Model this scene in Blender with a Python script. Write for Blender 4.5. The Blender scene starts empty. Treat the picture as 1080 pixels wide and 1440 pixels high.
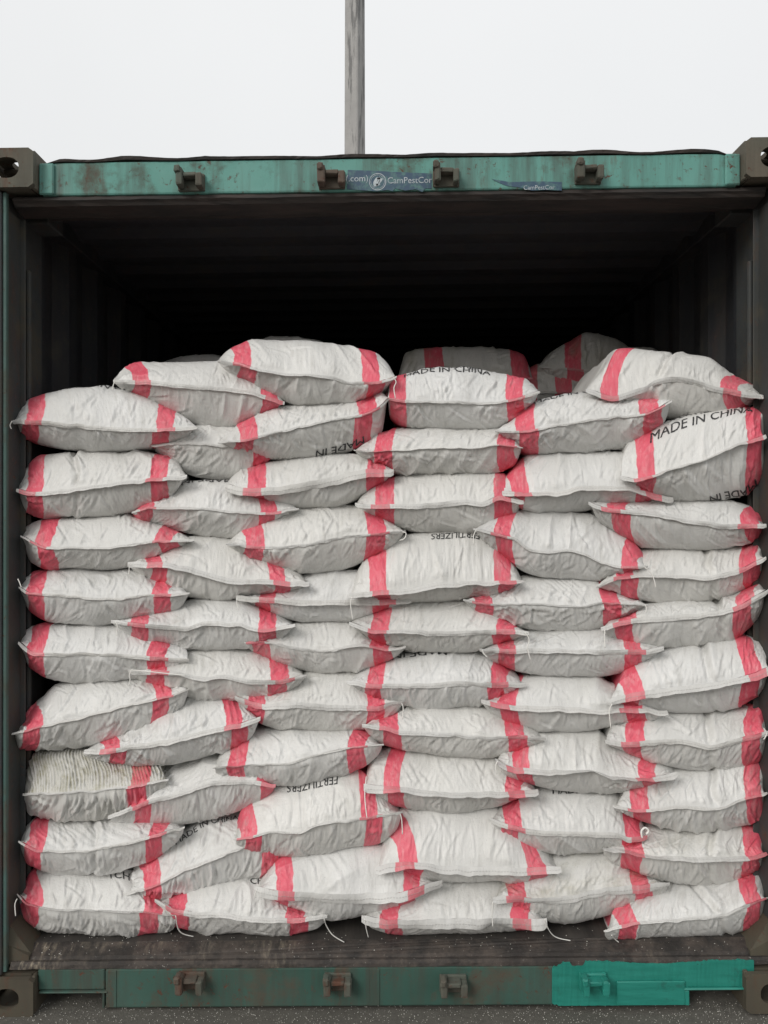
import bpy, bmesh, math, random
import numpy as np
from mathutils import Vector, Matrix

# ------------------------------------------------------------------ camera, sky, sun, exposure
SC = bpy.context.scene
F = 1082.0                      # focal length in photo pixels (1080 x 1440)
H = 1.51                        # eye height above the ground
cam_d = bpy.data.cameras.new('camera')
cam = bpy.data.objects.new('camera', cam_d)
SC.collection.objects.link(cam)
cam.location = (0, 0, H)
cam.rotation_euler = (math.radians(90), 0, 0)
cam_d.sensor_fit = 'VERTICAL'
cam_d.sensor_height = 24
cam_d.lens = 24 * F / 1440
cam_d.clip_start = 0.05
cam_d.clip_end = 3000
SC.camera = cam

SUN_EL, SUN_AZ = math.radians(30), math.radians(218)      # azimuth clockwise from +Y: behind the camera
w = bpy.data.worlds.new('World'); SC.world = w; w.use_nodes = True
nt = w.node_tree; nt.nodes.clear()
out = nt.nodes.new('ShaderNodeOutputWorld')
bg = nt.nodes.new('ShaderNodeBackground'); bg.inputs['Strength'].default_value = 0.1
sky = nt.nodes.new('ShaderNodeTexSky'); sky.sky_type = 'NISHITA'; sky.sun_disc = False
sky.sun_elevation = SUN_EL; sky.sun_rotation = SUN_AZ; sky.dust_density = 6; sky.air_density = 1.2
tc = nt.nodes.new('ShaderNodeTexCoord')
sep = nt.nodes.new('ShaderNodeSeparateXYZ')
mr = nt.nodes.new('ShaderNodeMapRange')                   # overcast dome: the zenith is brighter than the horizon
mr.inputs['From Min'].default_value = 0.0; mr.inputs['From Max'].default_value = 1.0
mr.inputs['To Min'].default_value = 0.0; mr.inputs['To Max'].default_value = 1.0
fc = nt.nodes.new('ShaderNodeFloatCurve'); cv = fc.mapping.curves[0]
fc.mapping.use_clip = False
for q, (cx_, cy_) in enumerate(((0, .42), (1, .50))): cv.points[q].location = (cx_, cy_)
for cx_, cy_ in ((.18, .425), (.38, .435), (.56, .455), (.78, .48)): cv.points.new(cx_, cy_)
fc.mapping.update()
ten = nt.nodes.new('ShaderNodeMath'); ten.operation = 'MULTIPLY'; ten.inputs[1].default_value = 10.0
nt.links.new(mr.outputs[0], fc.inputs['Value']); nt.links.new(fc.outputs[0], ten.inputs[0])
nz = nt.nodes.new('ShaderNodeTexNoise'); nz.inputs['Scale'].default_value = 1.6; nz.inputs['Detail'].default_value = 4
nzr = nt.nodes.new('ShaderNodeMapRange'); nzr.inputs['From Min'].default_value = .3; nzr.inputs['From Max'].default_value = .7
nzr.inputs['To Min'].default_value = .975; nzr.inputs['To Max'].default_value = 1.025
mul = nt.nodes.new('ShaderNodeMath'); mul.operation = 'MULTIPLY'
tint = nt.nodes.new('ShaderNodeVectorMath'); tint.operation = 'SCALE'
tint.inputs[0].default_value = (1.0, 1.004, 1.0)
mix = nt.nodes.new('ShaderNodeMix'); mix.data_type = 'RGBA'; mix.inputs['Factor'].default_value = 0.93
nt.links.new(tc.outputs['Generated'], sep.inputs[0]); nt.links.new(sep.outputs['Z'], mr.inputs['Value'])
nt.links.new(tc.outputs['Generated'], nz.inputs['Vector']); nt.links.new(nz.outputs['Fac'], nzr.inputs['Value'])
nt.links.new(ten.outputs[0], mul.inputs[0]); nt.links.new(nzr.outputs[0], mul.inputs[1])
nt.links.new(mul.outputs[0], tint.inputs['Scale'])
nt.links.new(sky.outputs[0], mix.inputs['A']); nt.links.new(tint.outputs[0], mix.inputs['B'])
nt.links.new(mix.outputs['Result'], bg.inputs['Color']); nt.links.new(bg.outputs[0], out.inputs['Surface'])

sd = bpy.data.lights.new('sun', 'SUN'); sun = bpy.data.objects.new('sun', sd); SC.collection.objects.link(sun)
sd.energy = 0.7; sd.angle = math.radians(24); sd.color = (1.0, 0.985, 0.96)
dvec = Vector((math.sin(SUN_AZ) * math.cos(SUN_EL), math.cos(SUN_AZ) * math.cos(SUN_EL), math.sin(SUN_EL)))
sun.rotation_euler = dvec.to_track_quat('Z', 'Y').to_euler()
sun.location = (0, -4, 9)

SC.view_settings.view_transform = 'Standard'; SC.view_settings.look = 'None'
SC.view_settings.exposure = 1.0; SC.view_settings.gamma = 1.0
SC.cycles.max_bounces = 8; SC.cycles.diffuse_bounces = 5

random.seed(7)
R0 = np.random.RandomState(11)
CX, CY = 540.0, 720.0

def W(px, py, D):
    """photo pixel at distance D (metres along +Y) -> world point"""
    return ((px - CX) * D / F, D, H - (py - CY) * D / F)

# ------------------------------------------------------------------ material helpers
def lin(r, g, b):
    f = lambda c: (c / 255 / 12.92) if c / 255 <= .04045 else ((c / 255 + .055) / 1.055) ** 2.4
    return (f(r), f(g), f(b), 1)

class N:
    def __init__(self, name):
        self.m = bpy.data.materials.new(name); self.m.use_nodes = True
        self.t = self.m.node_tree; self.t.nodes.clear()
        self.out = self.n('ShaderNodeOutputMaterial'); self.p = self.n('ShaderNodeBsdfPrincipled')
        self.l(self.p.outputs[0], self.out.inputs['Surface'])
    def n(self, k, **kw):
        x = self.t.nodes.new(k)
        for a, v in kw.items(): setattr(x, a, v)
        return x
    def l(self, a, b): self.t.links.new(a, b)
    def coord(self, which='Object'):
        return self.n('ShaderNodeTexCoord').outputs[which]
    def uv(self, name):
        return self.n('ShaderNodeUVMap', uv_map=name).outputs[0]
    def mapping(self, v, scale=(1, 1, 1), rot=(0, 0, 0), loc=(0, 0, 0)):
        m = self.n('ShaderNodeMapping'); self.l(v, m.inputs['Vector'])
        m.inputs['Scale'].default_value = scale; m.inputs['Rotation'].default_value = rot; m.inputs['Location'].default_value = loc
        return m.outputs[0]
    def noise(self, v, scale, detail=4, rough=.55, dist=0, dim='3D'):
        x = self.n('ShaderNodeTexNoise', noise_dimensions=dim); self.l(v, x.inputs['Vector'])
        x.inputs['Scale'].default_value = scale; x.inputs['Detail'].default_value = detail
        x.inputs['Roughness'].default_value = rough; x.inputs['Distortion'].default_value = dist
        return x.outputs['Fac']
    def rng(self, v, a, b, c=0, d=1, smooth=False):
        x = self.n('ShaderNodeMapRange'); self.l(v, x.inputs['Value'])
        if smooth: x.interpolation_type = 'SMOOTHSTEP'
        for k, q in zip(('From Min', 'From Max', 'To Min', 'To Max'), (a, b, c, d)): x.inputs[k].default_value = q
        return x.outputs[0]
    def math(self, op, a, b=None, clamp=False):
        x = self.n('ShaderNodeMath', operation=op, use_clamp=clamp)
        for i, q in enumerate((a, b)):
            if q is None: continue
            if isinstance(q, (int, float)): x.inputs[i].default_value = q
            else: self.l(q, x.inputs[i])
        return x.outputs[0]
    def mix(self, f, a, b, blend='MIX'):
        x = self.n('ShaderNodeMix', data_type='RGBA', blend_type=blend)
        for k, q in (('Factor', f), ('A', a), ('B', b)):
            if isinstance(q, (int, float, tuple)): x.inputs[k].default_value = q
            else: self.l(q, x.inputs[k])
        return x.outputs['Result']
    def bump(self, h, strength=.3, dist=.01, prev=None):
        x = self.n('ShaderNodeBump'); self.l(h, x.inputs['Height'])
        x.inputs['Strength'].default_value = strength; x.inputs['Distance'].default_value = dist
        if prev is not None: self.l(prev, x.inputs['Normal'])
        return x.outputs[0]
    def done(self, col, rough=.6, normal=None, metal=0, spec=None):
        if isinstance(col, tuple): self.p.inputs['Base Color'].default_value = col
        else: self.l(col, self.p.inputs['Base Color'])
        if isinstance(rough, (int, float)): self.p.inputs['Roughness'].default_value = rough
        else: self.l(rough, self.p.inputs['Roughness'])
        self.p.inputs['Metallic'].default_value = metal
        if spec is not None: self.p.inputs['Specular IOR Level'].default_value = spec
        if normal is not None: self.l(normal, self.p.inputs['Normal'])
        return self.m

# woven polypropylene sack: white with two printed red bands, creased film, grey smudges
def sack_material(name, hem=False):
    k = N(name)
    st = k.uv('stripe'); me = k.uv('metric')
    sx = k.n('ShaderNodeSeparateXYZ'); k.l(st, sx.inputs[0])
    wob = k.rng(k.noise(me, 40, 2), .3, .7, -.003, .003)
    q = k.math('ADD', sx.outputs['X'], wob)
    d1 = k.math('ABSOLUTE', k.math('SUBTRACT', q, .2)); d2 = k.math('ABSOLUTE', k.math('SUBTRACT', q, .8))
    dm = k.math('MINIMUM', d1, d2)
    band = k.rng(dm, .0485, .0515, 1, 0)
    info = k.n('ShaderNodeObjectInfo')
    off = k.n('ShaderNodeVectorMath', operation='SCALE'); off.inputs[0].default_value = (7.3, 3.1, 5.7)
    k.l(info.outputs['Random'], off.inputs['Scale'])
    vv = k.n('ShaderNodeVectorMath', operation='ADD'); k.l(me, vv.inputs[0]); k.l(off.outputs[0], vv.inputs[1]); v = vv.outputs[0]
    # print wear inside the red
    wear = k.rng(k.noise(k.mapping(v, (1.6, .5, 1)), 42, 7, .75), .50, .74, 0, .75)
    redc = k.mix(k.noise(v, 9, 4), (.64, .080, .125, 1), (.76, .140, .190, 1))
    redc = k.mix(wear, redc, (.76, .36, .38, 1))
    big = k.noise(v, 5, 5, .6)
    white = k.mix(k.rng(big, .3, .7), (.69, .69, .68, 1), (.60, .60, .585, 1))
    white = k.mix(k.rng(info.outputs['Random'], 0, 1, 0, .3), white, (.62, .60, .545, 1))
    # vertical smears of granule dust and grime
    sm = k.noise(k.mapping(v, (70, 14, 1), rot=(0, 0, .2)), 1, 6, .65)
    sm = k.math('MULTIPLY', k.rng(sm, .46, .74), k.rng(k.noise(v, 6, 3), .42, .62, .05, .95))
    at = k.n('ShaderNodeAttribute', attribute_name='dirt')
    grime = k.math('MULTIPLY', k.rng(k.noise(v, 22, 6, .7), .45, .7, .25, 1), at.outputs['Fac'], True)  # patchy drab tint, strength set per sack
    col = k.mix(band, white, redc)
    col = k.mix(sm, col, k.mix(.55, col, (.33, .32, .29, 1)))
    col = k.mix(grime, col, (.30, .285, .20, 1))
    specks = k.rng(k.noise(v, 260, 2, .5), .70, .76, 0, .45)
    col = k.mix(specks, col, (.22, .21, .19, 1))
    # fine film creases
    c1 = k.noise(k.mapping(v, (55, 16, 1), rot=(0, 0, .35)), 1, 5, .6, .6)
    r1 = k.math('ABSOLUTE', k.math('SUBTRACT', c1, .5))
    c2 = k.noise(k.mapping(v, (26, 60, 1), rot=(0, 0, -.6)), 1, 4, .6, .8)
    r2 = k.math('ABSOLUTE', k.math('SUBTRACT', c2, .5))
    rr = k.math('ADD', k.math('MINIMUM', k.math('MULTIPLY', r1, 6), .8), k.math('MINIMUM', k.math('MULTIPLY', r2, 5), .5))
    b = k.bump(rr, .5, .0015)
    wv = k.n('ShaderNodeTexWave', wave_type='BANDS', bands_direction='X'); k.l(me, wv.inputs['Vector']); wv.inputs['Scale'].default_value = 110
    wv2 = k.n('ShaderNodeTexWave', wave_type='BANDS', bands_direction='Y'); k.l(me, wv2.inputs['Vector']); wv2.inputs['Scale'].default_value = 110
    b = k.bump(k.math('MULTIPLY', wv.outputs['Fac'], wv2.outputs['Fac']), .15, .0006, b)
    if hem:
        col = k.mix(.28, col, (.36, .35, .325, 1))
        ss = sx.outputs['Y']
        dd = k.math('ABSOLUTE', k.math('SUBTRACT', ss, .55))
        dash = k.n('ShaderNodeTexWave', wave_type='BANDS', bands_direction='X'); k.l(me, dash.inputs['Vector']); dash.inputs['Scale'].default_value = 34
        line = k.math('MULTIPLY', k.rng(dd, .04, .07, 1, 0), k.rng(dash.outputs['Fac'], .2, .5, .35, 1))
        col = k.mix(k.math('MULTIPLY', line, .4), col, (.32, .31, .29, 1))
        b = k.bump(line, .5, .001, b)
    return k.done(col, k.rng(big, .3, .7, .34, .5), b, spec=.5)

M_SACK = sack_material('woven_sack'); M_HEM = sack_material('sack_hem', True)
k = N('cotton_string'); M_STRING = k.done((.78, .77, .73, 1), .9)
k = N('black_print'); M_INK = k.done(k.mix(k.rng(k.noise(k.coord(), 260, 4), .5, .72, 0, .6), (.018, .018, .02, 1), (.35, .35, .34, 1)), .6)

def container_paint(name, base, base2, rust_amt=.5, dirt_amt=.5, rough=.55, patch=False, inside=False):
    k = N(name); v = k.coord('Object')
    col = k.mix(k.rng(k.noise(v, 3.0, 5), .3, .7), base, base2)
    streak = k.noise(k.mapping(v, (16, 16, 1.2)), 1, 6, .65)
    dirt = k.math('MULTIPLY', k.rng(streak, .45, .72), dirt_amt)
    col = k.mix(dirt, col, (.055, .05, .04, 1))
    blot = k.noise(v, 6.5, 8, .68)
    col = k.mix(k.rng(blot, .53, .66, 0, dirt_amt), col, (.075, .068, .05, 1))
    # chips: bare rusty spots
    vo = k.noise(v, 48, 8, .75, .5)
    chip = k.math('MULTIPLY', k.rng(vo, .585, .625), k.rng(k.noise(v, 4.1, 3), .42, .6, .15, 1))
    rustc = k.mix(k.noise(v, 60, 4), (.05, .022, .014, 1), (.14, .06, .035, 1))
    col = k.mix(k.math('MULTIPLY', chip, min(1, rust_amt * 1.6)), col, rustc)
    rs = k.noise(k.mapping(v, (9, 9, 2.4), loc=(3, 0, 0)), 1, 7, .7)
    col = k.mix(k.rng(rs, .56, .68, 0, rust_amt), col, rustc)
    hgt = k.math('SUBTRACT', k.noise(v, 20, 5), k.math('MULTIPLY', chip, .6))
    r = k.rng(blot, .4, .7, rough, .85)
    return k.done(col, r, k.bump(hgt, .35, .004), spec=.4)

TEAL = (.105, .285, .245, 1); TEAL2 = (.135, .325, .285, 1)
M_HEAD = container_paint('header_teal_paint', TEAL, TEAL2, .85, .8)
M_SILL = container_paint('sill_green_paint', (.026, .078, .060, 1), (.050, .105, .085, 1), .9, .95, .7)
M_POST = container_paint('post_paint', (.040, .045, .046, 1), (.056, .061, .061, 1), .55, .8, .6)
M_LIP = container_paint('lip_green_paint', (.055, .12, .105, 1), (.075, .14, .125, 1), .5, .6, .6)
M_CAST = container_paint('casting_steel', (.125, .098, .072, 1), (.085, .10, .082, 1), .9, .7, .8)
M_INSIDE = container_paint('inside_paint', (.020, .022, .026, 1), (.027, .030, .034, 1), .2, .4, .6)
M_KEEP = container_paint('keeper_worn_paint', (.07, .11, .09, 1), (.13, .065, .048, 1), .95, .6, .8)
M_RUST = container_paint('rusty_steel', (.060, .050, .036, 1), (.085, .075, .052, 1), .8, .5, .8)
k = N('fresh_teal_paint'); v = k.coord()
cc = k.mix(k.rng(k.noise(k.mapping(v, (4, 4, 30)), 2, 5), .35, .65), (.016, .180, .140, 1), (.024, .225, .178, 1))
cc = k.mix(k.rng(k.noise(v, 22, 8, .75), .56, .66, 0, .45), cc, (.02, .07, .055, 1))
M_FRESH = k.done(cc, .38, k.bump(k.noise(k.mapping(v, (20, 20, 90)), 1, 5), .3, .003))
# sill plate: rust brown steel, bare wood-grey scuffs, pale spilled dust
k = N('sill_plate_rust'); v = k.coord()
c0 = k.mix(k.rng(k.noise(v, 14, 8, .75), .38, .62), (.026, .023, .021, 1), (.075, .060, .050, 1))
scr = k.noise(k.mapping(v, (60, 12, 30), rot=(0, .5, .6)), 1, 5, .7)
patchy = k.rng(k.noise(k.mapping(v, (2.2, 2, 2), loc=(4.1, 0, 0)), 1, 3), .50, .62)
c0 = k.mix(k.math('MULTIPLY', k.rng(scr, .48, .66), patchy), c0, (.26, .22, .165, 1))
c0 = k.mix(k.rng(k.noise(v, 130, 3, .6), .66, .72, 0, .5), c0, (.5, .48, .44, 1))
c0 = k.mix(k.rng(k.noise(v, 9, 7, .7), .46, .60, 0, .8), c0, (.018, .015, .013, 1))
M_PLATE = k.done(c0, .75, k.bump(k.noise(v, 40, 8, .7), .7, .006))
k = N('floor_boards'); v = k.coord()
c0 = k.mix(k.rng(k.noise(k.mapping(v, (20, 2, 5)), 1, 6, .7), .3, .7), (.030, .027, .025, 1), (.075, .066, .058, 1))
M_FLOOR = k.done(c0, .8, k.bump(k.noise(k.mapping(v, (60, 5, 5)), 1, 6), .5, .004))
k = N('rubber_seal'); v = k.coord()
M_SEAL = k.done(k.mix(k.rng(k.noise(k.mapping(v, (5, 20, 40)), 1, 6, .65), .38, .64), (.016, .015, .014, 1), (.046, .034, .029, 1)), .75, k.bump(k.noise(k.mapping(v, (6, 20, 60)), 1, 6), .6, .006))
k = N('sticker_blue'); v = k.coord()
M_STK = k.done(k.mix(k.rng(k.noise(v, 45, 8, .75), .47, .62, 0, .75), (.035, .075, .125, 1), (.09, .20, .18, 1)), .5)
k = N('sticker_white'); v = k.coord()
M_STKW = k.done(k.mix(k.rng(k.noise(v, 90, 6, .7), .46, .62, .1, .6), (.50, .55, .57, 1), (.08, .14, .20, 1)), .5)
k = N('pole_concrete'); v = k.coord()
c0 = k.mix(k.rng(k.noise(v, 2.5, 6), .3, .7), (.30, .295, .29, 1), (.40, .395, .385, 1))
c0 = k.mix(k.rng(k.noise(k.mapping(v, (7, 9, .8), loc=(1.7, 0, .4)), 1, 7, .66), .52, .58, 0, .8), c0, (.13, .13, .13, 1))
c0 = k.mix(k.rng(k.noise(v, 40, 5, .7), .60, .72, 0, .5), c0, (.14, .14, .14, 1))
M_POLE = k.done(c0, .85, k.bump(k.noise(v, 30, 6), .4, .01))
k = N('ground_asphalt'); v = k.coord()
g1 = k.noise(v, 1.3, 6); g2 = k.noise(v, 230, 3, .6); g3 = k.noise(v, 40, 8, .8)
c0 = k.mix(k.rng(g1, .3, .7), (.095, .089, .076, 1), (.135, .127, .11, 1))
c0 = k.mix(k.rng(g3, .42, .60, 0, .85), c0, (.080, .075, .064, 1))
c0 = k.mix(k.rng(g2, .60, .70, 0, .7), c0, (.24, .235, .21, 1))
M_GROUND = k.done(c0, .9, k.bump(k.math('ADD', g2, g3), .7, .006))
k = N('white_granules'); M_GRAN = k.done((.58, .57, .52, 1), .8)

# ------------------------------------------------------------------ mesh helpers
def tag(o, label=None, cat=None, group=None, kind=None):
    for a, b in (('label', label), ('category', cat), ('group', group), ('kind', kind)):
        if b: o[a] = b
    return o
def empty(name, loc):
    o = bpy.data.objects.new(name, None); o.location = loc; o.empty_display_size = .05
    SC.collection.objects.link(o); return o
def link(name, me, mat, parent=None, smooth=False):
    o = bpy.data.objects.new(name, me); SC.collection.objects.link(o)
    if mat: me.materials.append(mat)
    if smooth: me.polygons.foreach_set('use_smooth', [True] * len(me.polygons))
    if parent: o.parent = parent
    return o
XC, YF = 0.017, 2.302           # container centre line, front plane

def shear(p):                   # the box is racked a little: its right side stands higher
    x, y, z = p
    return (x, y, z + (x - XC) * (.007 + .007 * z / 2.6))

class MB:
    def __init__(s): s.bm = bmesh.new()
    def box(s, x0, x1, y0, y1, z0, z1, bev=.003, seg=1):
        bm = s.bm
        r = bmesh.ops.create_cube(bm, size=1)
        vs = r['verts']
        for v in vs:
            v.co = Vector(((x0 + x1) / 2 + v.co.x * (x1 - x0), (y0 + y1) / 2 + v.co.y * (y1 - y0), (z0 + z1) / 2 + v.co.z * (z1 - z0)))
        if bev:
            es = list({e for v in vs for e in v.link_edges})
            bmesh.ops.bevel(bm, geom=es, offset=bev, segments=seg, affect='EDGES', profile=.5)
        return s
    def prism(s, prof, x0, x1):   # polygon in (y, z) extruded along x
        n = len(prof)
        a = [s.bm.verts.new((x0, y, z)) for y, z in prof]; b = [s.bm.verts.new((x1, y, z)) for y, z in prof]
        for i in range(n): s.bm.faces.new((a[i], a[(i + 1) % n], b[(i + 1) % n], b[i]))
        s.bm.faces.new(a[::-1]); s.bm.faces.new(b)
        return s
    def tube(s, pts, r, seg=8):
        pts = [Vector(p) for p in pts]; rings = []
        for i, p in enumerate(pts):
            d = (pts[min(i + 1, len(pts) - 1)] - pts[max(i - 1, 0)]).normalized()
            a = d.orthogonal().normalized(); b = d.cross(a)
            if rings:                         # keep frames aligned
                a = (pa - d * pa.dot(d)).normalized(); b = d.cross(a)
            pa = a
            rings.append([s.bm.verts.new(p + (a * math.cos(t) + b * math.sin(t)) * r) for t in [2 * math.pi * q / seg for q in range(seg)]])
        for i in range(len(rings) - 1):
            for q in range(seg):
                s.bm.faces.new((rings[i][q], rings[i][(q + 1) % seg], rings[i + 1][(q + 1) % seg], rings[i + 1][q]))
        s.bm.faces.new(rings[0][::-1]); s.bm.faces.new(rings[-1]); return s
    def ring_plate(s, c, ux, uy, w, h, rw, rh, th):
        """rectangular plate w x h with an oval hole, centre c, in-plane axes ux, uy"""
        c = Vector(c); ux = Vector(ux); uy = Vector(uy); nn = ux.cross(uy).normalized(); n = 32
        L = []
        for side in (-.5, .5):
            o_, i_ = [], []
            for q in range(n):
                t = 2 * math.pi * (q + .5) / n; cx, sx = math.cos(t), math.sin(t)
                m = max(abs(cx), abs(sx)); o_.append(s.bm.verts.new(c + ux * (cx / m * w / 2) + uy * (sx / m * h / 2) + nn * th * side))
                i_.append(s.bm.verts.new(c + ux * cx * rw / 2 * (1 + .12 * abs(sx * cx)) + uy * sx * rh / 2 * (1 + .12 * abs(sx * cx)) + nn * th * side))
            L.append((o_, i_))
        for q in range(n):
            r = (q + 1) % n
            (oa, ia), (ob, ib) = L
            s.bm.faces.new((oa[q], oa[r], ia[r], ia[q])); s.bm.faces.new((ob[q], ib[q], ib[r], ob[r]))
            s.bm.faces.new((oa[q], ob[q], ob[r], oa[r])); s.bm.faces.new((ia[q], ia[r], ib[r], ib[q]))
        return s
    def build(s, name, mat, parent=None, sh=False, cuts=0, jit=0, smooth=False):
        bm = s.bm
        if cuts:
            for _ in range(cuts):
                es = [e for e in bm.edges if e.calc_length() > .05]
                if es: bmesh.ops.subdivide_edges(bm, edges=es, cuts=1)
        if sh:
            for v in bm.verts: v.co = Vector(shear(v.co))
        if jit:
            for v in bm.verts: v.co += Vector((random.uniform(-jit, jit), random.uniform(-jit, jit), random.uniform(-jit, jit)))
        bmesh.ops.recalc_face_normals(bm, faces=bm.faces)
        if parent:
            for v in bm.verts: v.co -= parent.location
        me = bpy.data.meshes.new(name); bm.to_mesh(me); bm.free()
        return link(name, me, mat, parent, smooth)

# ------------------------------------------------------------------ ground
me = bpy.data.meshes.new('ground')
xs = [-900, -60, -8, -4, 4, 8, 60, 900]; ys = [-900, -60, -6, 0, 4, 10, 60, 900]
vs = [(x, y, 0) for y in ys for x in xs]
fs = [(j * 8 + i, j * 8 + i + 1, (j + 1) * 8 + i + 1, (j + 1) * 8 + i) for j in range(7) for i in range(7)]
me.from_pydata(vs, [], fs)
tag(link('ground', me, M_GROUND), kind='structure')

# ------------------------------------------------------------------ container
CT = empty('shipping_container', (XC, YF, 0))
tag(CT, 'weathered teal green shipping container standing open, packed with white sacks', 'shipping container')
def X(px, D): return (px - CX) * D / F
def Z(py, D): return H - (py - CY) * D / F
YB = 8.3
# header
m = MB()
m.box(XC - 1.06, XC + 1.06, 2.345, 2.43, 2.488, 2.590, .006, 2)
m.build('door_header', M_HEAD, CT, sh=True)
# roof with rolled corrugated front lip
m = MB(); bm = m.bm
rows = []
x = -1.215
ptsx = np.linspace(-1.06, 1.06, 150)
rl = np.random.RandomState(5)
lipn = np.interp(ptsx, np.linspace(-1.07, 1.07, 26), rl.rand(26) * .006) + np.where(np.abs(ptsx) > .55, .004, -.001) * np.sin(ptsx * 22)
lipn += np.interp(np.abs(ptsx), [.93, 1.0, 1.06], [0, -.002, -.022])
for (yy, zz) in ((2.340, 2.589), (2.338, 2.595), (2.345, 2.599), (2.39, 2.598), (2.39, 2.587)):
    rows.append([bm.verts.new((XC + a, yy + rl.rand() * .002, zz + (b if zz > 2.592 else b * .5))) for a, b in zip(ptsx, lipn)])
for a in range(len(rows)):
    b = (a + 1) % len(rows)
    for i in range(len(ptsx) - 1): bm.faces.new((rows[a][i], rows[a][i + 1], rows[b][i + 1], rows[b][i]))
m.build('roof_lip', M_SEAL, CT, sh=True)
def corrugated(name, mk, length0, length1, pitch, depth, across, mat):
    prof = []; y = length0
    while y < length1:
        prof += [(y, 0), (y + pitch * .25, 0), (y + pitch * .5, depth), (y + pitch * .75, depth)]; y += pitch
    bm = bmesh.new(); r = []
    for th in (0, .003):
        for c in across:
            r.append([bm.verts.new(mk(y, d + th, c)) for y, d in prof])
    n = len(across)
    for base in (0, n):
        for a in range(n - 1):
            for i in range(len(prof) - 1): bm.faces.new((r[base + a][i], r[base + a][i + 1], r[base + a + 1][i + 1], r[base + a + 1][i]))
    for a in (0, n - 1):
        for i in range(len(prof) - 1): bm.faces.new((r[a][i], r[a][i + 1], r[n + a][i + 1], r[n + a][i]))
    s = MB(); s.bm.free(); s.bm = bm
    return s.build(name, mat, CT, sh=True)
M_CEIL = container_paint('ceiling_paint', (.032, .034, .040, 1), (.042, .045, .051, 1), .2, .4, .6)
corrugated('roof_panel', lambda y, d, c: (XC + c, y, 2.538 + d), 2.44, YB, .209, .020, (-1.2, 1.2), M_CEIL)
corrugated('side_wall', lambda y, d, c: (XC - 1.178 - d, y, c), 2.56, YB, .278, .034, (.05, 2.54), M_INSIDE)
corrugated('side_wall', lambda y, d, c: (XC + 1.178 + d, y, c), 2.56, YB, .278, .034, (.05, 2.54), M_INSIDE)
m = MB()
for s in (-1, 1):
    m.box(min(XC + s * 1.150, XC + s * 1.228), max(XC + s * 1.150, XC + s * 1.228), 2.601, YB, 2.50, 2.575, .004)
    m.box(min(XC + s * 1.172, XC + s * 1.226), max(XC + s * 1.172, XC + s * 1.226), 2.602, YB, .02, .142, .004)
m.build('side_rail', M_INSIDE, CT, sh=True)
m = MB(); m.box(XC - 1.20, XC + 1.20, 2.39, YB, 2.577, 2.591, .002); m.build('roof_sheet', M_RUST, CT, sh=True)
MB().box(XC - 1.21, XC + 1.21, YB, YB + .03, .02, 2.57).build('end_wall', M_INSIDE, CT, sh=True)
MB().box(XC - 1.178, XC + 1.178, 2.402, YB - .01, .145, .175, .002).build('floor', M_FLOOR, CT, sh=True)
# rubber door seal and inner rib below the header
m = MB()
m.prism([(2.352, 2.487), (2.349, 2.476), (2.356, 2.470), (2.362, 2.462), (2.43, 2.452), (2.44, 2.487)], XC - 1.15, XC + 1.15)
m.prism([(2.431, 2.487), (2.431, 2.565), (2.50, 2.565), (2.50, 2.470), (2.44, 2.470)], XC - 1.15, XC + 1.15)
m.build('header_seal', M_SEAL, CT, sh=True, cuts=6, jit=.0012)
# corner posts, jambs, lashing bars
for s in (-1, 1):
    a = lambda q: XC + s * q
    m = MB()
    def bb(q0, q1, y0, y1, z0, z1, bev=.004): m.box(min(a(q0), a(q1)), max(a(q0), a(q1)), y0, y1, z0, z1, bev)
    bb(1.172, 1.228, 2.318, 2.60, .118, 2.496)            # main tube
    bb(1.1655, 1.1715, 2.3455, 2.43, .14, 2.45, .002)       # jamb plate
    bb(1.150, 1.1713, 2.43, 2.436, .14, 2.45, .002)         # rear edge of the jamb
    bb(1.10, 1.228, 2.482, 2.60, 2.455, 2.585)
    m.build('corner_post', M_POST, CT, sh=True)
    m = MB(); m.box(min(a(1.160), a(1.1715)), max(a(1.160), a(1.1715)), 2.328, 2.345, .125, 2.494, .002)
    m.build('post_lip', M_LIP, CT, sh=True)
    m = MB(); m.tube([(a(1.160), 2.475, .2), (a(1.160), 2.475, 2.30)], .009, 10)
    for zz in (.35, 1.1, 1.8, 2.26): m.box(min(a(1.155), a(1.175)), max(a(1.155), a(1.175)), 2.47, 2.48, zz, zz + .012, .002)
    m.build('lashing_bar', M_POST, CT, sh=True, smooth=False)
    m = MB()
    m.prism([(2.345, .14), (2.345, .20), (2.36, .25), (2.45, .25), (2.45, .14)], min(a(1.10), a(1.165)), max(a(1.10), a(1.165)))
    for v in m.bm.verts:
        if abs(v.co.x - XC) < 1.13 and v.co.z > .18: v.co.z = .165
    m.build('post_gusset', M_RUST, CT, sh=True)
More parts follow.
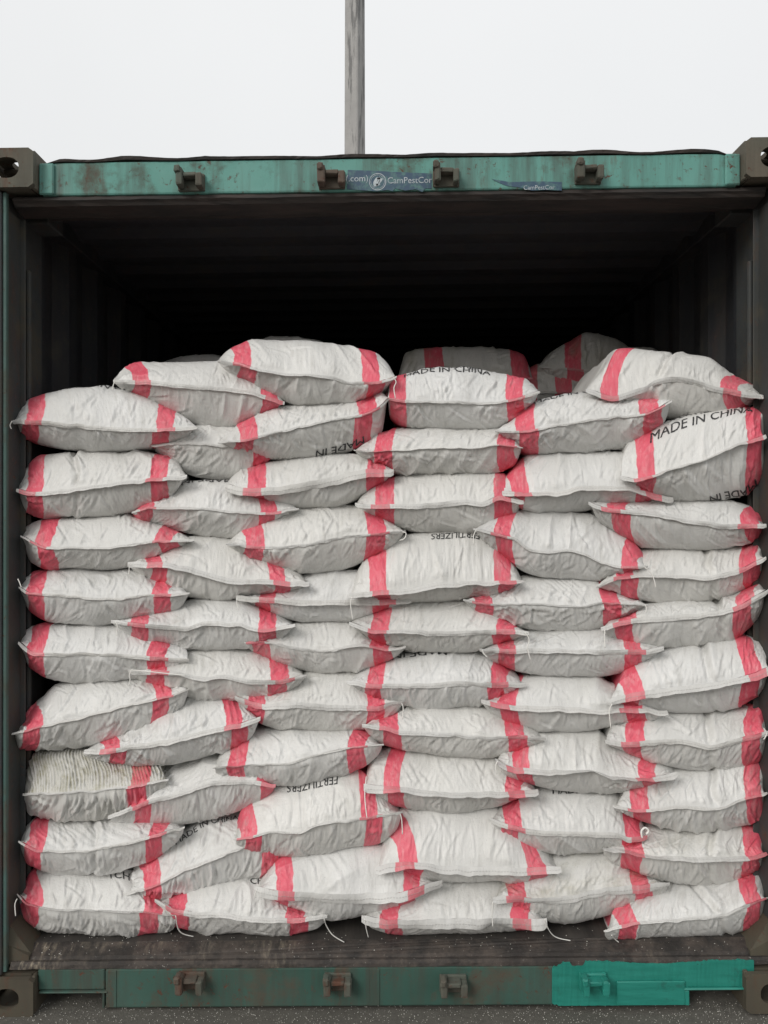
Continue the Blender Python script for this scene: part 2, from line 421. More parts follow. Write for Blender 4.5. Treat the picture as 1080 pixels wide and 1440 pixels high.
# corner castings: hollow blocks with oval holes
def casting(s, z0, mat):
    m = MB(); xi, xo = 1.066, 1.228; z1 = z0 + .118; y0, y1 = 2.300, 2.478
    a = lambda q: XC + s * q; xm = a((xi + xo) / 2); zm = (z0 + z1) / 2; ym = (y0 + y1) / 2
    m.ring_plate((xm, y0 + .008, zm), (1, 0, 0), (0, 0, 1), xo - xi, z1 - z0, .075, .062, .016)
    m.ring_plate((a(xo - .008), ym + .016, zm), (0, 1, 0), (0, 0, 1), y1 - y0 - .032, z1 - z0 - .002, .09, .064, .016)
    m.ring_plate((xm - s * .008, ym + .016, z1 - .009), (1, 0, 0), (0, 1, 0), xo - xi - .032, y1 - y0 - .034, .06, .09, .016)
    m.box(min(a(xi + .001), a(xi + .015)), max(a(xi + .001), a(xi + .015)), y0 + .0165, y1, z0 + .001, z1 - .001, .003)
    m.box(min(a(xi + .016), a(xo - .017)), max(a(xi + .016), a(xo - .017)), y0 + .0165, y1 - .012, z0 + .001, z0 + .014, .001)
    m.box(min(a(xi + .016), a(xo - .017)), max(a(xi + .016), a(xo - .017)), y1 - .011, y1 - .001, z0 + .001, z1 - .02, .001)
    return m.build('corner_casting', mat, CT, sh=True)
for s in (-1, 1):
    casting(s, 2.497, M_CAST); casting(s, .002, M_RUST)
# slanted cheek between header and casting
for s in (-1, 1):
    a = lambda q: XC + s * q
    MB().box(min(a(1.02), a(1.0655)), max(a(1.02), a(1.0655)), 2.335, 2.344, 2.489, 2.584, .004).build('header_cheek', M_HEAD, CT, sh=True)
# sill
SD = 2.33
zt = .132; zb = .013; zc = .068
m = MB()
xl, xr = X(148, SD), X(968, SD)
m.box(xl, X(776, SD) + .02, SD, SD + .05, zb, zt, .005, 2)
m.box(XC - 1.066, xl - .001, SD + .001, SD + .05, zc, zt, .004)
for sx_ in (X(520, SD), X(150, SD)):
    m.box(sx_, sx_ + .03, SD - .0025, SD + .001, zb + .004, zt - .004, .001)
m.box(XC - 1.06, xl + .008, SD - .007, SD + .03, zc - .006, zc - .001, .002)
m.box(xl - .007, xl - .0015, SD - .005, SD + .03, zb + .002, zc - .0065, .002)
m.build('door_sill', M_SILL, CT, sh=True)
# the freshly repainted right end of the sill
m = MB()
bmx = m.bm
def fresh_plate():
    rr = np.random.RandomState(3)
    x0, x1 = X(776, SD) , X(1060, SD)
    n = 90; top = []; bot = []
    zs_top = zt + .010
    for i in range(n + 1):
        t = i / n; x = x0 + (x1 - x0) * t
        top.append((x, zs_top + .004 * math.sin(t * 9) + rr.uniform(-.0016, .0016) - (.012 if .09 < t < .16 else 0) * (1) - (.006 if t < .05 else 0)))
    return top
top = fresh_plate()
x_cut = X(968, SD)
fv = []
for ci, (x, z) in enumerate(top):
    zl = zb - .001 if x <= x_cut else zc
    if ci < 5: z -= (.012, .004, .007, .001, .002)[ci]; zl += (.009, .003, .006, .0, .0)[ci]
    fv.append([bmx.verts.new((x, SD - .002 + q, zz)) for q, zz in ((0, zl), (0, z), (.05, z), (.05, zl))])
for i in range(len(fv) - 1):
    for q in range(4):
        bmx.faces.new((fv[i][q], fv[i][(q + 1) % 4], fv[i + 1][(q + 1) % 4], fv[i + 1][q]))
bmx.faces.new(fv[0]); bmx.faces.new(fv[-1][::-1])
m.box(X(866, SD), X(962, SD), SD - .010, SD - .0045, zb + .003, .088, .002)
m.box(X(960, SD), X(1062, SD), SD - .012, SD + .03, zc - .008, zc - .001, .003)
m.box(X(962, SD), X(968, SD), SD - .010, SD + .02, zb + .002, zc - .009, .002)
m.prism([(SD - .012, .105), (SD - .012, .02), (SD + .03, .02), (SD + .03, .105)], X(1049, SD), X(1056, SD))
o = m.build('sill_repair', M_FRESH, CT, sh=True, jit=.0006); o['label'] = 'freshly repainted bright teal end of the sill'
m = MB()
m.prism([(SD + .051, .11), (SD - .001, zt + .001), (SD + .001, .143), (SD + .008, .151), (SD + .020, .150), (SD + .024, .158), (2.401, .176), (2.401, .11)], XC - 1.15, XC + 1.15)
m.build('threshold_plate', M_PLATE, CT, sh=True, cuts=6, jit=.0012)
m = MB()
m.box(XC - 1.06, XC + 1.06, SD + .10, SD + .14, .0, .12, .002)
m.build('floor_crossmember', M_RUST, CT, sh=True)
# cam keepers
def keeper(px, py, D, mat, seed, up):
    rr = random.Random(seed); cx = X(px, D); cz = Z(py, D) - (cx - XC) * (.007 + .007 * Z(py, D) / 2.6); y = D
    m = MB(); j = lambda: rr.uniform(-.003, .003)
    m.box(cx - .040, cx + .040, y - .010, y + .002, cz - .026, cz + .026, .003, 2)                   # base plate
    m.box(cx - .040 + j(), cx - .019, y - .048, y - .009, cz - .022, cz + .030 + j(), .005, 2)       # left lug
    m.box(cx + .020, cx + .040 + j(), y - .044, y - .009, cz - .024, cz + .018 + j(), .005, 2)       # right lug
    m.box(cx - .020, cx + .021, y - .040 + j(), y - .009, cz + .006, cz + .020, .004, 2)             # bridge
    m.box(cx - .042, cx - .024, y - .055, y - .020, cz + .014, cz + .036, .005, 2)                   # hook
    o = m.build('lock_keeper', mat, CT, sh=True, cuts=0, jit=.0012)
    return o
for i, (px, py) in enumerate(((270, 258), (467, 255), (627, 252), (826, 248))): keeper(px, py, 2.345, M_KEEP, i, True)
for i, (px, py) in enumerate(((270, 1377), (475, 1379), (637, 1381))): keeper(px, py, SD, M_KEEP, 10 + i, False)
keeper(833, 1379, SD - .004, M_FRESH, 20, False)
# stickers on the header
def text_mesh(body, size):
    cu = bpy.data.curves.new('t', 'FONT'); cu.body = body; cu.size = size; cu.align_x = 'CENTER'; cu.resolution_u = 3
    o = bpy.data.objects.new('t', cu); SC.collection.objects.link(o)
    dg = bpy.context.evaluated_depsgraph_get(); ev = o.evaluated_get(dg); tm = bpy.data.meshes.new_from_object(ev)
    bpy.data.objects.remove(o); bpy.data.curves.remove(cu)
    bm = bmesh.new(); bm.from_mesh(tm); bpy.data.meshes.remove(tm)
    bmesh.ops.triangulate(bm, faces=bm.faces)
    return bm
HD = 2.345
def flat_text(m, body, size, px, py, D, sxy=1.0):
    bm = text_mesh(body, size); c = W(px, py, D)
    off = (c[0] - XC) * (.007 + .007 * c[2] / 2.6)
    mp = {}
    for v in bm.verts: mp[v.index] = m.bm.verts.new((c[0] + v.co.x * sxy, D, c[2] - off + v.co.y))
    for f in bm.faces: m.bm.faces.new([mp[v.index] for v in f.verts])
    bm.free()
def poly_sticker(pts, th):
    m = MB(); bm = m.bm
    ps = []
    for (px, py) in pts:
        c = W(px, py, HD - .001); ps.append((c[0], c[2] - (c[0] - XC) * (.007 + .007 * c[2] / 2.6)))
    a = [bm.verts.new((x, HD - .0008 - th, z)) for x, z in ps]; b = [bm.verts.new((x, HD - .0004, z)) for x, z in ps]
    bm.faces.new(a); bm.faces.new(b[::-1])
    for i in range(len(a)): bm.faces.new((a[i], b[i], b[(i + 1) % len(a)], a[(i + 1) % len(a)]))
    return m
p1 = poly_sticker([(489, 239), (520, 240), (560, 242), (607, 244), (607, 265), (598, 265), (594, 270), (585, 266), (570, 268), (556, 265), (552, 269), (545, 267), (530, 269), (515, 268), (488, 266)], .0006)
s1 = p1.build('sticker', M_STK, CT, sh=True)
m = MB(); TD = HD - .0022
flat_text(m, '(.com)', .027, 502, 255, TD); flat_text(m, 'CamPestCor', .027, 576, 257.5, TD, .96)
c = W(531, 255.5, TD); off = (c[0] - XC) * (.007 + .007 * c[2] / 2.6)
for (r0, r1) in ((.0240, .0262), (.0200, .0212)):
    n = 40; ra = [m.bm.verts.new((c[0] + r0 * math.cos(t), TD, c[2] - off + r0 * math.sin(t))) for t in np.linspace(0, 2 * math.pi, n, False)]
    rb = [m.bm.verts.new((c[0] + r1 * math.cos(t), TD, c[2] - off + r1 * math.sin(t))) for t in np.linspace(0, 2 * math.pi, n, False)]
    for q in range(n): m.bm.faces.new((ra[q], ra[(q + 1) % n], rb[(q + 1) % n], rb[q]))
for (ax, az, lx, lz, rot) in ((-.006, .002, .005, .014, -.5), (.002, .001, .004, .015, -.35), (.009, .003, .004, .010, -.6), (-.002, -.010, .011, .0035, .3), (.004, .010, .006, .003, .2)):
    n = 14; vs = []
    for t in np.linspace(0, 2 * math.pi, n, False):
        u_, v_ = lx * math.cos(t), lz * math.sin(t)
        vs.append(m.bm.verts.new((c[0] + ax + u_ * math.cos(rot) - v_ * math.sin(rot), TD, c[2] - off + az + u_ * math.sin(rot) + v_ * math.cos(rot))))
    m.bm.faces.new(vs)
m.build('sticker_lettering', M_STKW, s1, sh=True)
s1c = s1.children[0]
for v in s1c.data.vertices: v.co -= CT.location     # sticker sits at the container root, so does its lettering
for v in s1c.data.vertices: pass
p2 = poly_sticker([(692, 252), (706, 254), (716, 256), (760, 255), (790, 256), (790, 268), (768, 267), (748, 268), (728, 263), (715, 262), (704, 258)], .0006)
s2 = p2.build('sticker', M_STK, CT, sh=True); s2['label'] = 'torn strip of blue sticker'
m = MB(); flat_text(m, 'CamPestCor', .019, 758, 266.5, TD, .95)
o = m.build('sticker_lettering', M_STKW, s2, sh=True)
for v in o.data.vertices: v.co -= CT.location

# ------------------------------------------------------------------ concrete pole behind the container
def pole():
    D = 13.0; px = 499; s0, s1 = .30, .238; cx = X(px, D); ang = math.radians(-29)
    bm = bmesh.new()
    rings = []
    for i in range(15):
        t = i / 14; z = t * 14; s = s0 + (s1 - s0) * t; b = .018
        pr = []
        for (a, c) in ((-1, -1), (1, -1), (1, 1), (-1, 1)):
            for q in ((0, b * (1 if True else 0)),):
                pass
        h = s / 2
        loop = [(-h + b, -h), (h - b, -h), (h, -h + b), (h, h - b), (h - b, h), (-h + b, h), (-h, h - b), (-h, -h + b)]
        rings.append([bm.verts.new((x * math.cos(ang) - y * math.sin(ang), x * math.sin(ang) + y * math.cos(ang), z)) for x, y in loop])
    for i in range(14):
        for q in range(8): bm.faces.new((rings[i][q], rings[i][(q + 1) % 8], rings[i + 1][(q + 1) % 8], rings[i + 1][q]))
    bm.faces.new(rings[0][::-1]); bm.faces.new(rings[-1])
    me = bpy.data.meshes.new('utility_pole'); bm.to_mesh(me); bm.free()
    o = link('utility_pole', me, M_POLE); o.location = (cx, D, 0)
    tag(o, 'grey weathered square concrete pole rising behind the container', 'pole')
pole()

# ------------------------------------------------------------------ numpy noise for the creases
class VN:
    def __init__(s, seed): s.t = np.random.RandomState(seed).rand(64, 64)
    def __call__(s, x, y):
        xi = np.floor(x).astype(int); yi = np.floor(y).astype(int); fx = x - xi; fy = y - yi
        fx = fx * fx * (3 - 2 * fx); fy = fy * fy * (3 - 2 * fy)
        t = s.t; a = t[yi % 64, xi % 64]; b = t[yi % 64, (xi + 1) % 64]; c = t[(yi + 1) % 64, xi % 64]; d = t[(yi + 1) % 64, (xi + 1) % 64]
        return (a * (1 - fx) + b * fx) * (1 - fy) + (c * (1 - fx) + d * fx) * fy
def ridge(n, p=2.0): return (1 - np.abs(2 * n - 1)) ** p
def smooth(x, a, b):
    t = np.clip((x - a) / (b - a), 0, 1); return t * t * (3 - 2 * t)
def pchip(xk, yk, x):
    xk = np.array(xk, float); yk = np.array(yk, float)
    o = np.argsort(xk); xk = xk[o]; yk = yk[o]
    for i in range(1, len(xk)):
        if xk[i] <= xk[i - 1]: xk[i] = xk[i - 1] + .5
    h = np.diff(xk); d = np.diff(yk) / h; m = np.zeros(len(xk))
    m[0] = d[0]; m[-1] = d[-1]
    for i in range(1, len(xk) - 1):
        m[i] = 0 if d[i - 1] * d[i] <= 0 else 2 * d[i - 1] * d[i] / (d[i - 1] + d[i])
        if d[i - 1] * d[i] <= 0: m[i] = 0
    i = np.clip(np.searchsorted(xk, x) - 1, 0, len(h) - 1); t = (x - xk[i]) / h[i]
    t = np.clip(t, 0, 1)
    return yk[i] * (2 * t**3 - 3 * t**2 + 1) + yk[i + 1] * (3 * t**2 - 2 * t**3) + h[i] * (m[i] * (t**3 - 2 * t**2 + t) + m[i + 1] * (t**3 - t**2))

NU, NN, NBK = 210, 50, 16
DC = .105                        # from the seam back to where neighbouring sacks touch
def sack(label, seam, top, bot, sl, sr, d=0.0, gather=1.0, dirt=0.0, crease=None, strings=(), texts=(), length=.68, group='sacks stacked in the container mouth', lean=None, hemw=None, nu=NU):
    seed = abs(hash_(label)) % 100000; rs = np.random.RandomState(seed); rnd = rs.uniform
    Ds = 2.367 + d
    x0, x1 = seam[0][0], seam[-1][0]; Wp = x1 - x0
    t = np.linspace(0, 1, nu); t = .5 - .5 * np.cos(np.pi * t) * (.35) + (t - .5) * .65     # a little denser at the tips
    t = (t - t[0]) / (t[-1] - t[0]); px = x0 + t * Wp
    sy = pchip([p[0] for p in seam], [p[1] for p in seam], px)
    ty = pchip([x0] + [p[0] for p in top] + [x1], [seam[0][1]] + [p[1] for p in top] + [seam[-1][1]], px)
    by = pchip([x0] + [p[0] for p in bot] + [x1], [seam[0][1]] + [p[1] for p in bot] + [seam[-1][1]], px)
    ty = np.minimum(ty, sy); by = np.maximum(by, sy)
    def fuller(h):                       # sacks end bluntly rather than in a long point
        m_ = np.abs(h).max() + 1e-6; return np.sign(h) * (np.abs(h) / m_) ** .84 * m_
    ty = sy + fuller(ty - sy); by = sy + fuller(by - sy)
    jn = VN(seed + 1)
    sz = H - (sy - CY) * Ds / F + .004 + (jn(px / 14., px * 0) - .5) * .004 + (jn(px / 5., px * 0 + 9) - .5) * .0012
    Dc = Ds + DC
    # a little slack so that touching sacks press into each other instead of leaving a slit
    hT = (H - (ty - CY) * Dc / F + .002) ; hB = (H - (by - CY) * Dc / F - .002)
    curl = rnd(-.012, .022); sd_ = curl * np.abs(2 * t - 1) ** 2.5 + (jn(px / 40., px * 0 + 3) - .5) * .012
    e = np.abs(2 * t - 1)
    pn = rnd(2.4, 3.1)
    tau = np.linspace(0, 1, NN); gn = 1 - (1 - tau) ** pn
    tb = np.linspace(0, 1, NBK + 1)[1:]
    back0 = DC * 1.25; depth = np.concatenate([tau * back0, back0 + tb * (length - back0)])
    g = np.concatenate([gn, np.where(tb < .72, 1, np.sqrt(np.clip(1 - ((tb - .72) / .28) ** 2, 0, 1)) * .97 + .03)])
    arc = np.concatenate([[0], np.cumsum(np.hypot(np.diff(depth), np.diff(g) * .085))])
    gB = g.copy(); gB[:NN] = 1 - (1 - tau) ** rnd(2.8, 3.6)
    NV = len(depth)
    Tt, DD = np.meshgrid(t, depth); G = np.repeat(g[:, None], nu, 1); A = np.repeat(arc[:, None], nu, 1)
    bk = smooth(DD, DC, DC + .22)
    Hc = .5 * (np.interp(.5, t, hT) + np.interp(.5, t, hB)); 
    mid = .5 * (hT + hB)[None, :]
    res = []
    Xs_seam = (px - CX) * Ds / F; Xs_c = (px - CX) * Dc / F
    lng = rnd(-.05, .05) if lean is None else lean
    lowshift = rnd(-.035, .035)
    halfw = rnd(11.3, 13.3) / Wp
    for side, hh in ((1, hT), (-1, hB)):
        P = np.zeros((NV, nu, 3))
        fr = smooth(DD, 0, DC)
        Xb = Xs_seam[None, :] * (1 - fr) + Xs_c[None, :] * fr
        xc = .5 * (Xb[:, :1] + Xb[:, -1:])
        Xb = xc + (Xb - xc) * (1 - .075 * bk - .02 * smooth(DD, .3, .68))
        P[..., 0] = Xb
        P[..., 1] = Ds + DD + sd_[None, :] * (1 - smooth(DD, 0, .15))
        hmax = np.abs(hh - mid[0]).max()
        full = mid[0] + side * hmax * np.clip(1 - e ** 3.2, 0, 1) ** .5 * .96
        shape = hh[None, :] * (1 - .35 * bk) + full[None, :] * (.35 * bk)
        P[..., 2] = sz[None, :] + (shape - sz[None, :]) * (G if side > 0 else np.repeat(gB[:, None], nu, 1))
        # normals
        du = np.gradient(P, axis=1); dv = np.gradient(P, axis=0)
        n = np.cross(du, dv) * side; n /= (np.linalg.norm(n, axis=2, keepdims=True) + 1e-9)
        if n[NN // 2, nu // 2, 2] * side < 0: n = -n
        xm = Xb - xc; sd2 = seed + (100 if side > 0 else 200)
        n1, n2, n3, n4, n5 = VN(sd2), VN(sd2 + 1), VN(sd2 + 2), VN(sd2 + 3), VN(sd2 + 4)
        edge = smooth(1 - e, 0, .10)[None, :] * smooth(A, .0, .018)
        slant = rnd(-.9, .9)
        mask = smooth(n3(xm / .07 + 5, A / .12), .30, .72)
        fall = np.exp(-A / .055)
        warp = (n4(xm / .05, A / .05) - .5) * .016
        q = (xm + slant * A * 1.0 + warp)
        dsp = .0060 * gather * (ridge(n1(q / .017, A / .085 + 3), 2.2) - .3) * mask * (fall * .9 + .15)
        lam = rnd(.0115, .016); sv = rnd(-.6, .6)
        ph = (xm + (sv + .9 * (n3(xm / .09 + 31, A * 0) - .5)) * A + (n4(xm / .035, A / .09 + 8) - .5) * .012) / lam
        pm = smooth(n5(xm / .06 + 40, A / .2), .30, .62) * np.clip(A / .006, 0, 1) * np.exp(-np.clip(A - .012, 0, 9) / (.030 if side > 0 else .045))
        dsp += .0025 * (.5 + .5 * gather) * pm * ((.5 + .5 * np.cos(2 * math.pi * ph)) ** 1.7 - .3) * (.4 + .6 * n2(xm / .02 + 3, A / .03))
        dsp += .0032 * gather * (ridge(n2(q / .0075 + 11, A / .05), 1.6) - .35) * (mask * .7 + .3) * (fall + .10)
        sl2 = rnd(-1.2, 1.2); q2 = xm * math.cos(sl2) + A * math.sin(sl2); r2 = -xm * math.sin(sl2) + A * math.cos(sl2)
        dsp += .0080 * (ridge(n5(q2 / .055 + 2, r2 / .19), 3.5) - .2) * smooth(n2(xm / .11, A / .11 + 7), .35, .75)
        dsp += .0085 * (n4(xm / .10 + 20, A / .10 + 4) - .5)
        dsp += .0020 * (n3(xm / .03 + 20, A / .035 + 4) - .5)
        # discrete pull creases: short ridges with a hollow beside them, most of them running up from the seam
        hw_m = Wp / F * Dc / 2
        main = rnd(-.9, .9)
        for _ in range(int(20 + 20 * min(gather, 2))):
            cxs = rnd(-.93, .93) * hw_m; a0 = abs(rs.normal(0, .022)) if rs.rand() < .72 else rnd(.03, .15)
            th_ = main + rs.normal(0, .35) if rs.rand() < .8 else rnd(-1.5, 1.5)
            if rs.rand() < .3: th_ = .9 * np.sign(cxs) * abs(th_)
            ln = rnd(.025, .085); wd = rnd(.0026, .0055); am = rnd(.0012, .0031) * (.6 + .4 * gather)
            ddx = xm - cxs; da = A - a0
            al = ddx * math.sin(th_) + da * math.cos(th_); ac = ddx * math.cos(th_) - da * math.sin(th_) + rnd(-4, 4) * al * al
            win = np.clip(1 - (2 * al / ln - 1) ** 2, 0, 1) ** .8
            dsp += am * win * (np.exp(-(ac / wd) ** 2) - .85 * np.exp(-((ac - 1.9 * wd) / (1.2 * wd)) ** 2))
        if gather > 2.5 and side > 0:
            dsp = dsp * .35; ph = xm / .0098 + .9 * (n4(xm / .03, A / .05) - .5) + A * 9; rib = (.5 + .5 * np.sin(2 * math.pi * ph)) * (.25 + .75 * n2(xm / .012, A / .035)); dsp += .0075 * (rib - .4) * smooth(A, .002, .012)
        if crease:
            c0 = (crease[0] - x0) / Wp; c1 = (crease[1] - x0) / Wp
            line = c0 + (c1 - c0) * np.clip(A / .17, 0, 1.5) * (1 if side > 0 else -.3) + (n1(A / .04, A * 0) - .5) * .02
            dx = (Tt - line) * Wp / F * 2.45
            dsp += -.014 * np.exp(-(dx / .010) ** 2) * (1 if side > 0 else .45) + .007 * np.exp(-((dx - .02) / .014) ** 2) * (1 if side > 0 else .4)
        P += n * (dsp * edge)[..., None]
        # stripe coordinate
        a = Tt + lng * smooth(A, 0, .16) * (1 if side > 0 else .6) + (0 if side > 0 else lowshift) + (n2(xm * 0 + 3, A / .07) - .5) * .012
        L_ = (sl - x0) / Wp if sl else -.6; R_ = (sr - x0) / Wp if sr else 1.6
        U = np.interp(a, [-3, L_ - halfw, L_ + halfw, R_ - halfw, R_ + halfw, 4], [-2.5, .15, .25, .75, .85, 3.5])
        dr = np.zeros_like(A)
        if dirt:
            dr = dirt * smooth(n5(xm / .06 + 9, A / .06), .35, .75) * (1 if side > 0 else .35)
            if gather > 2.5 and side > 0: dr = .15 + 1.1 * smooth(1 - rib, .25, .85)  # ribbed sack: drab tint is strongest in the grooves between ribs
        res.append((P, n, U, np.stack([xm, A + (0 if side > 0 else 3.0)], -1), dr))
    # stitch both sheets: shared columns at the two sides
    top_, bot_ = res
    side_l = .5 * (top_[0][:, 0] + bot_[0][:, 0]); side_r = .5 * (top_[0][:, -1] + bot_[0][:, -1])
    for r in res: r[0][:, 0] = side_l; r[0][:, -1] = side_r
    base = np.array([.5 * (Xs_c[0] + Xs_c[-1]), Ds + .3, hB.min()])
    root = empty('fertilizer_sack', Vector(base)); tag(root, label, 'sack', group)
    V = np.concatenate([top_[0].reshape(-1, 3), bot_[0].reshape(-1, 3)]) - base
    nv = NV * nu
    ii, jj = np.meshgrid(np.arange(nu - 1), np.arange(NV - 1))
    a = (jj * nu + ii).ravel()
    ft = np.stack([a, a + 1, a + nu + 1, a + nu], 1); fb = np.stack([a, a + nu, a + nu + 1, a + 1], 1) + nv
    # back closure
    cidx = (NV - 1) * nu + np.arange(nu - 1)
    fc = np.stack([cidx, cidx + 1, cidx + 1 + nv, cidx + nv], 1)
    Fc = np.concatenate([ft, fb, fc])
    me = mesh_np('sack_body', V, Fc)
    uvU = np.concatenate([top_[2].ravel(), bot_[2].ravel()]); uvM = np.concatenate([top_[3].reshape(-1, 2), bot_[3].reshape(-1, 2)])
    lv = Fc.ravel()
    u1 = me.uv_layers.new(name='stripe'); u1.data.foreach_set('uv', np.stack([uvU[lv], uvM[lv, 1]], 1).ravel())
    u2 = me.uv_layers.new(name='metric'); u2.data.foreach_set('uv', uvM[lv].ravel())
    at = me.attributes.new('dirt', 'FLOAT', 'POINT'); at.data.foreach_set('value', np.concatenate([top_[4].ravel(), bot_[4].ravel()]))
    link('sack_body', me, M_SACK, root, True)
    # hem: folded, sewn strip hanging from the seam
    hw = (rnd(.006, .010) if rs.rand() < .5 else rnd(.012, .018)) if hemw is None else hemw * .85
    hs = np.linspace(0, 1, 170); ppx = x0 + hs * Wp
    sX = np.interp(hs, t, side_line(top_[0][0], bot_[0][0])[:, 0]); sY = np.interp(hs, t, top_[0][0][:, 1]); sZ = np.interp(hs, t, .5 * (top_[0][0][:, 2] + bot_[0][0][:, 2]))
    hn = VN(seed + 50)
    ang = math.radians(rnd(50, 70)) + (hn(hs * 4, hs * 0) - .5) * .9 + (hn(hs * 17, hs * 0 + 2) - .5) * .22
    if rs.rand() < .15: ang = ang - .6
    hwv = hw * (1 - .25 * (hn(hs * 4, hs * 0 + 5) - .5)) * np.clip(.75 + hs * 12, 0, 1) * np.clip(.75 + (1 - hs) * 12, 0, 1)
    # at the tips the strip runs on a few millimetres past the bag
    sX = sX + (hs - .5) * .012
    ws = [0, .35, .7, 1.0]; th = .0009
    rowsF, rowsB = [], []
    for w_ in ws:
        bend = 1 + .3 * w_
        oy = -np.cos(ang * bend) * hwv * w_; oz = -np.sin(ang * bend) * hwv * w_
        jit = (hn(hs * 30, hs * 0 + w_ * 3) - .5) * .0016
        ny, nz_ = -np.sin(ang), np.cos(ang)
        rowsF.append(np.stack([sX, sY + oy + th * ny + jit, sZ + oz + th * nz_ + jit], 1)); rowsB.append(np.stack([sX, sY + oy - th * ny + jit, sZ + oz - th * nz_ + jit], 1))
    rows_ = rowsF + [rowsF[-1], rowsB[-1]] + rowsB[::-1]; nr = len(rows_); nh = len(hs)
    V = np.concatenate(rows_) - base
    ii, jj = np.meshgrid(np.arange(nh - 1), np.array([0, 1, 2, 4, 6, 7, 8])); j2 = jj + 1
    Fh = np.stack([jj * nh + ii, j2 * nh + ii, j2 * nh + ii + 1, jj * nh + ii + 1], -1).reshape(-1, 4)
    me = mesh_np('hem', V, Fh)
    L_ = (sl - x0) / Wp if sl else -.6; R_ = (sr - x0) / Wp if sr else 1.6; ho = rnd(-.028, .028)
    Uh = np.interp(hs + ho, [-3, L_ - halfw, L_ + halfw, R_ - halfw, R_ + halfw, 4], [-2.5, .15, .25, .75, .85, 3.5])
    wv = np.array(ws + [1, 1] + ws[::-1]); UU = np.tile(Uh, nr); VV = np.repeat(wv, nh)
    lv = Fh.ravel()
    u1 = me.uv_layers.new(name='stripe'); u1.data.foreach_set('uv', np.stack([UU[lv], VV[lv]], 1).ravel())
    mm = np.stack([np.tile(hs * Wp / F * 2.4, nr), VV * hw + 6], 1)
    u2 = me.uv_layers.new(name='metric'); u2.data.foreach_set('uv', mm[lv].ravel())
    link('hem', me, M_HEM, root, True)
    # loose sewing string
    for s_ in strings:
        pts = [Vector(W(p[0], p[1], p[2] if len(p) > 2 else Ds - .022)) for p in s_]
        fine = []
        for i in range(len(pts) - 1):
            p0 = pts[max(i - 1, 0)]; p1 = pts[i]; p2 = pts[i + 1]; p3 = pts[min(i + 2, len(pts) - 1)]
            for q in range(6):
                u = q / 6
                fine.append(.5 * ((2 * p1) + (p2 - p0) * u + (2 * p0 - 5 * p1 + 4 * p2 - p3) * u * u + (3 * p1 - p0 - 3 * p2 + p3) * u**3))
        fine.append(pts[-1])
        m = MB(); m.tube(fine, 0.0030 if 'twist' in label else .0016, 8 if 'twist' in label else 6); m.build('string', M_STRING, root, smooth=True)
    # printed lettering wrapped onto the surface
    for (body, pxc, vm, size, flip, under, sxy, rot) in texts:
        P, n = (bot_ if under else top_)[0:2]
        bm = text_mesh(body, size)
        for _ in range(6):
            es = [e_ for e_ in bm.edges if e_.calc_length() > .0045]
            if not es: break
            bmesh.ops.subdivide_edges(bm, edges=es, cuts=1); bmesh.ops.triangulate(bm, faces=bm.faces)
        co = np.array([v.co[:] for v in bm.verts])
        fa = np.array([[v.index for v in f.verts] for f in bm.faces])
        bm.free()
        ax = co[:, 0] * sxy; by_ = co[:, 1] - size * .35
        ax, by_ = ax * math.cos(rot) - by_ * math.sin(rot), ax * math.sin(rot) + by_ * math.cos(rot)
        if not under: sgx, sgv = (-1, -1) if flip else (1, 1)
        else: sgx, sgv = (-1, 1) if flip else (1, -1)
        tt = (pxc - x0) / Wp + sgx * ax / (Wp / F * Dc); vv = vm + sgv * by_
        keep = (tt > .02) & (tt < .98) & (vv > .004) & (vv < arc[-1] * .8)
        fi = np.interp(tt, t, np.arange(nu)); fj = np.interp(vv, arc, np.arange(NV))
        i0 = np.clip(fi.astype(int), 0, nu - 2); j0 = np.clip(fj.astype(int), 0, NV - 2); u = (fi - i0)[:, None]; v = (fj - j0)[:, None]
        def bl(Q): return (Q[j0, i0] * (1 - u) + Q[j0, i0 + 1] * u) * (1 - v) + (Q[j0 + 1, i0] * (1 - u) + Q[j0 + 1, i0 + 1] * u) * v
        nn = np.cross(np.gradient(P, axis=1), np.gradient(P, axis=0)); nn /= np.linalg.norm(nn, axis=2, keepdims=True) + 1e-9
        if under: nn = np.where((nn[..., 2] > 0).mean() > .5, -1, 1) * nn
        else: nn = np.where((nn[..., 2] < 0).mean() > .5, -1, 1) * nn
        Q = bl(P) + bl(nn) * .0011
        fa = fa[keep[fa].all(1)]
        Q2 = Q + np.array([size * .015, 0, 0]) + bl(nn) * .0003      # a second pass of ink: the stencil is bold
        fa = np.concatenate([fa, fa + len(Q)]); Q = np.concatenate([Q, Q2])
        me = mesh_np('printed_lettering', Q - base, fa)
        link('printed_lettering', me, M_INK, root, True)
    return root
def side_line(a, b): return .5 * (a + b)
def hash_(s):
    h = 2166136261
    for ch in s: h = ((h ^ ord(ch)) * 16777619) & 0xffffffff
    return h
def mesh_np(name, V, Fc):
    me = bpy.data.meshes.new(name); k_ = Fc.shape[1] if len(Fc) else 3
    me.vertices.add(len(V)); me.vertices.foreach_set('co', np.asarray(V, float).ravel())
    me.loops.add(Fc.size); me.loops.foreach_set('vertex_index', Fc.ravel().astype(np.int32))
    me.polygons.add(len(Fc)); me.polygons.foreach_set('loop_start', np.arange(0, Fc.size, k_, dtype=np.int32))
    me.update(calc_edges=True); me.validate()
    return me

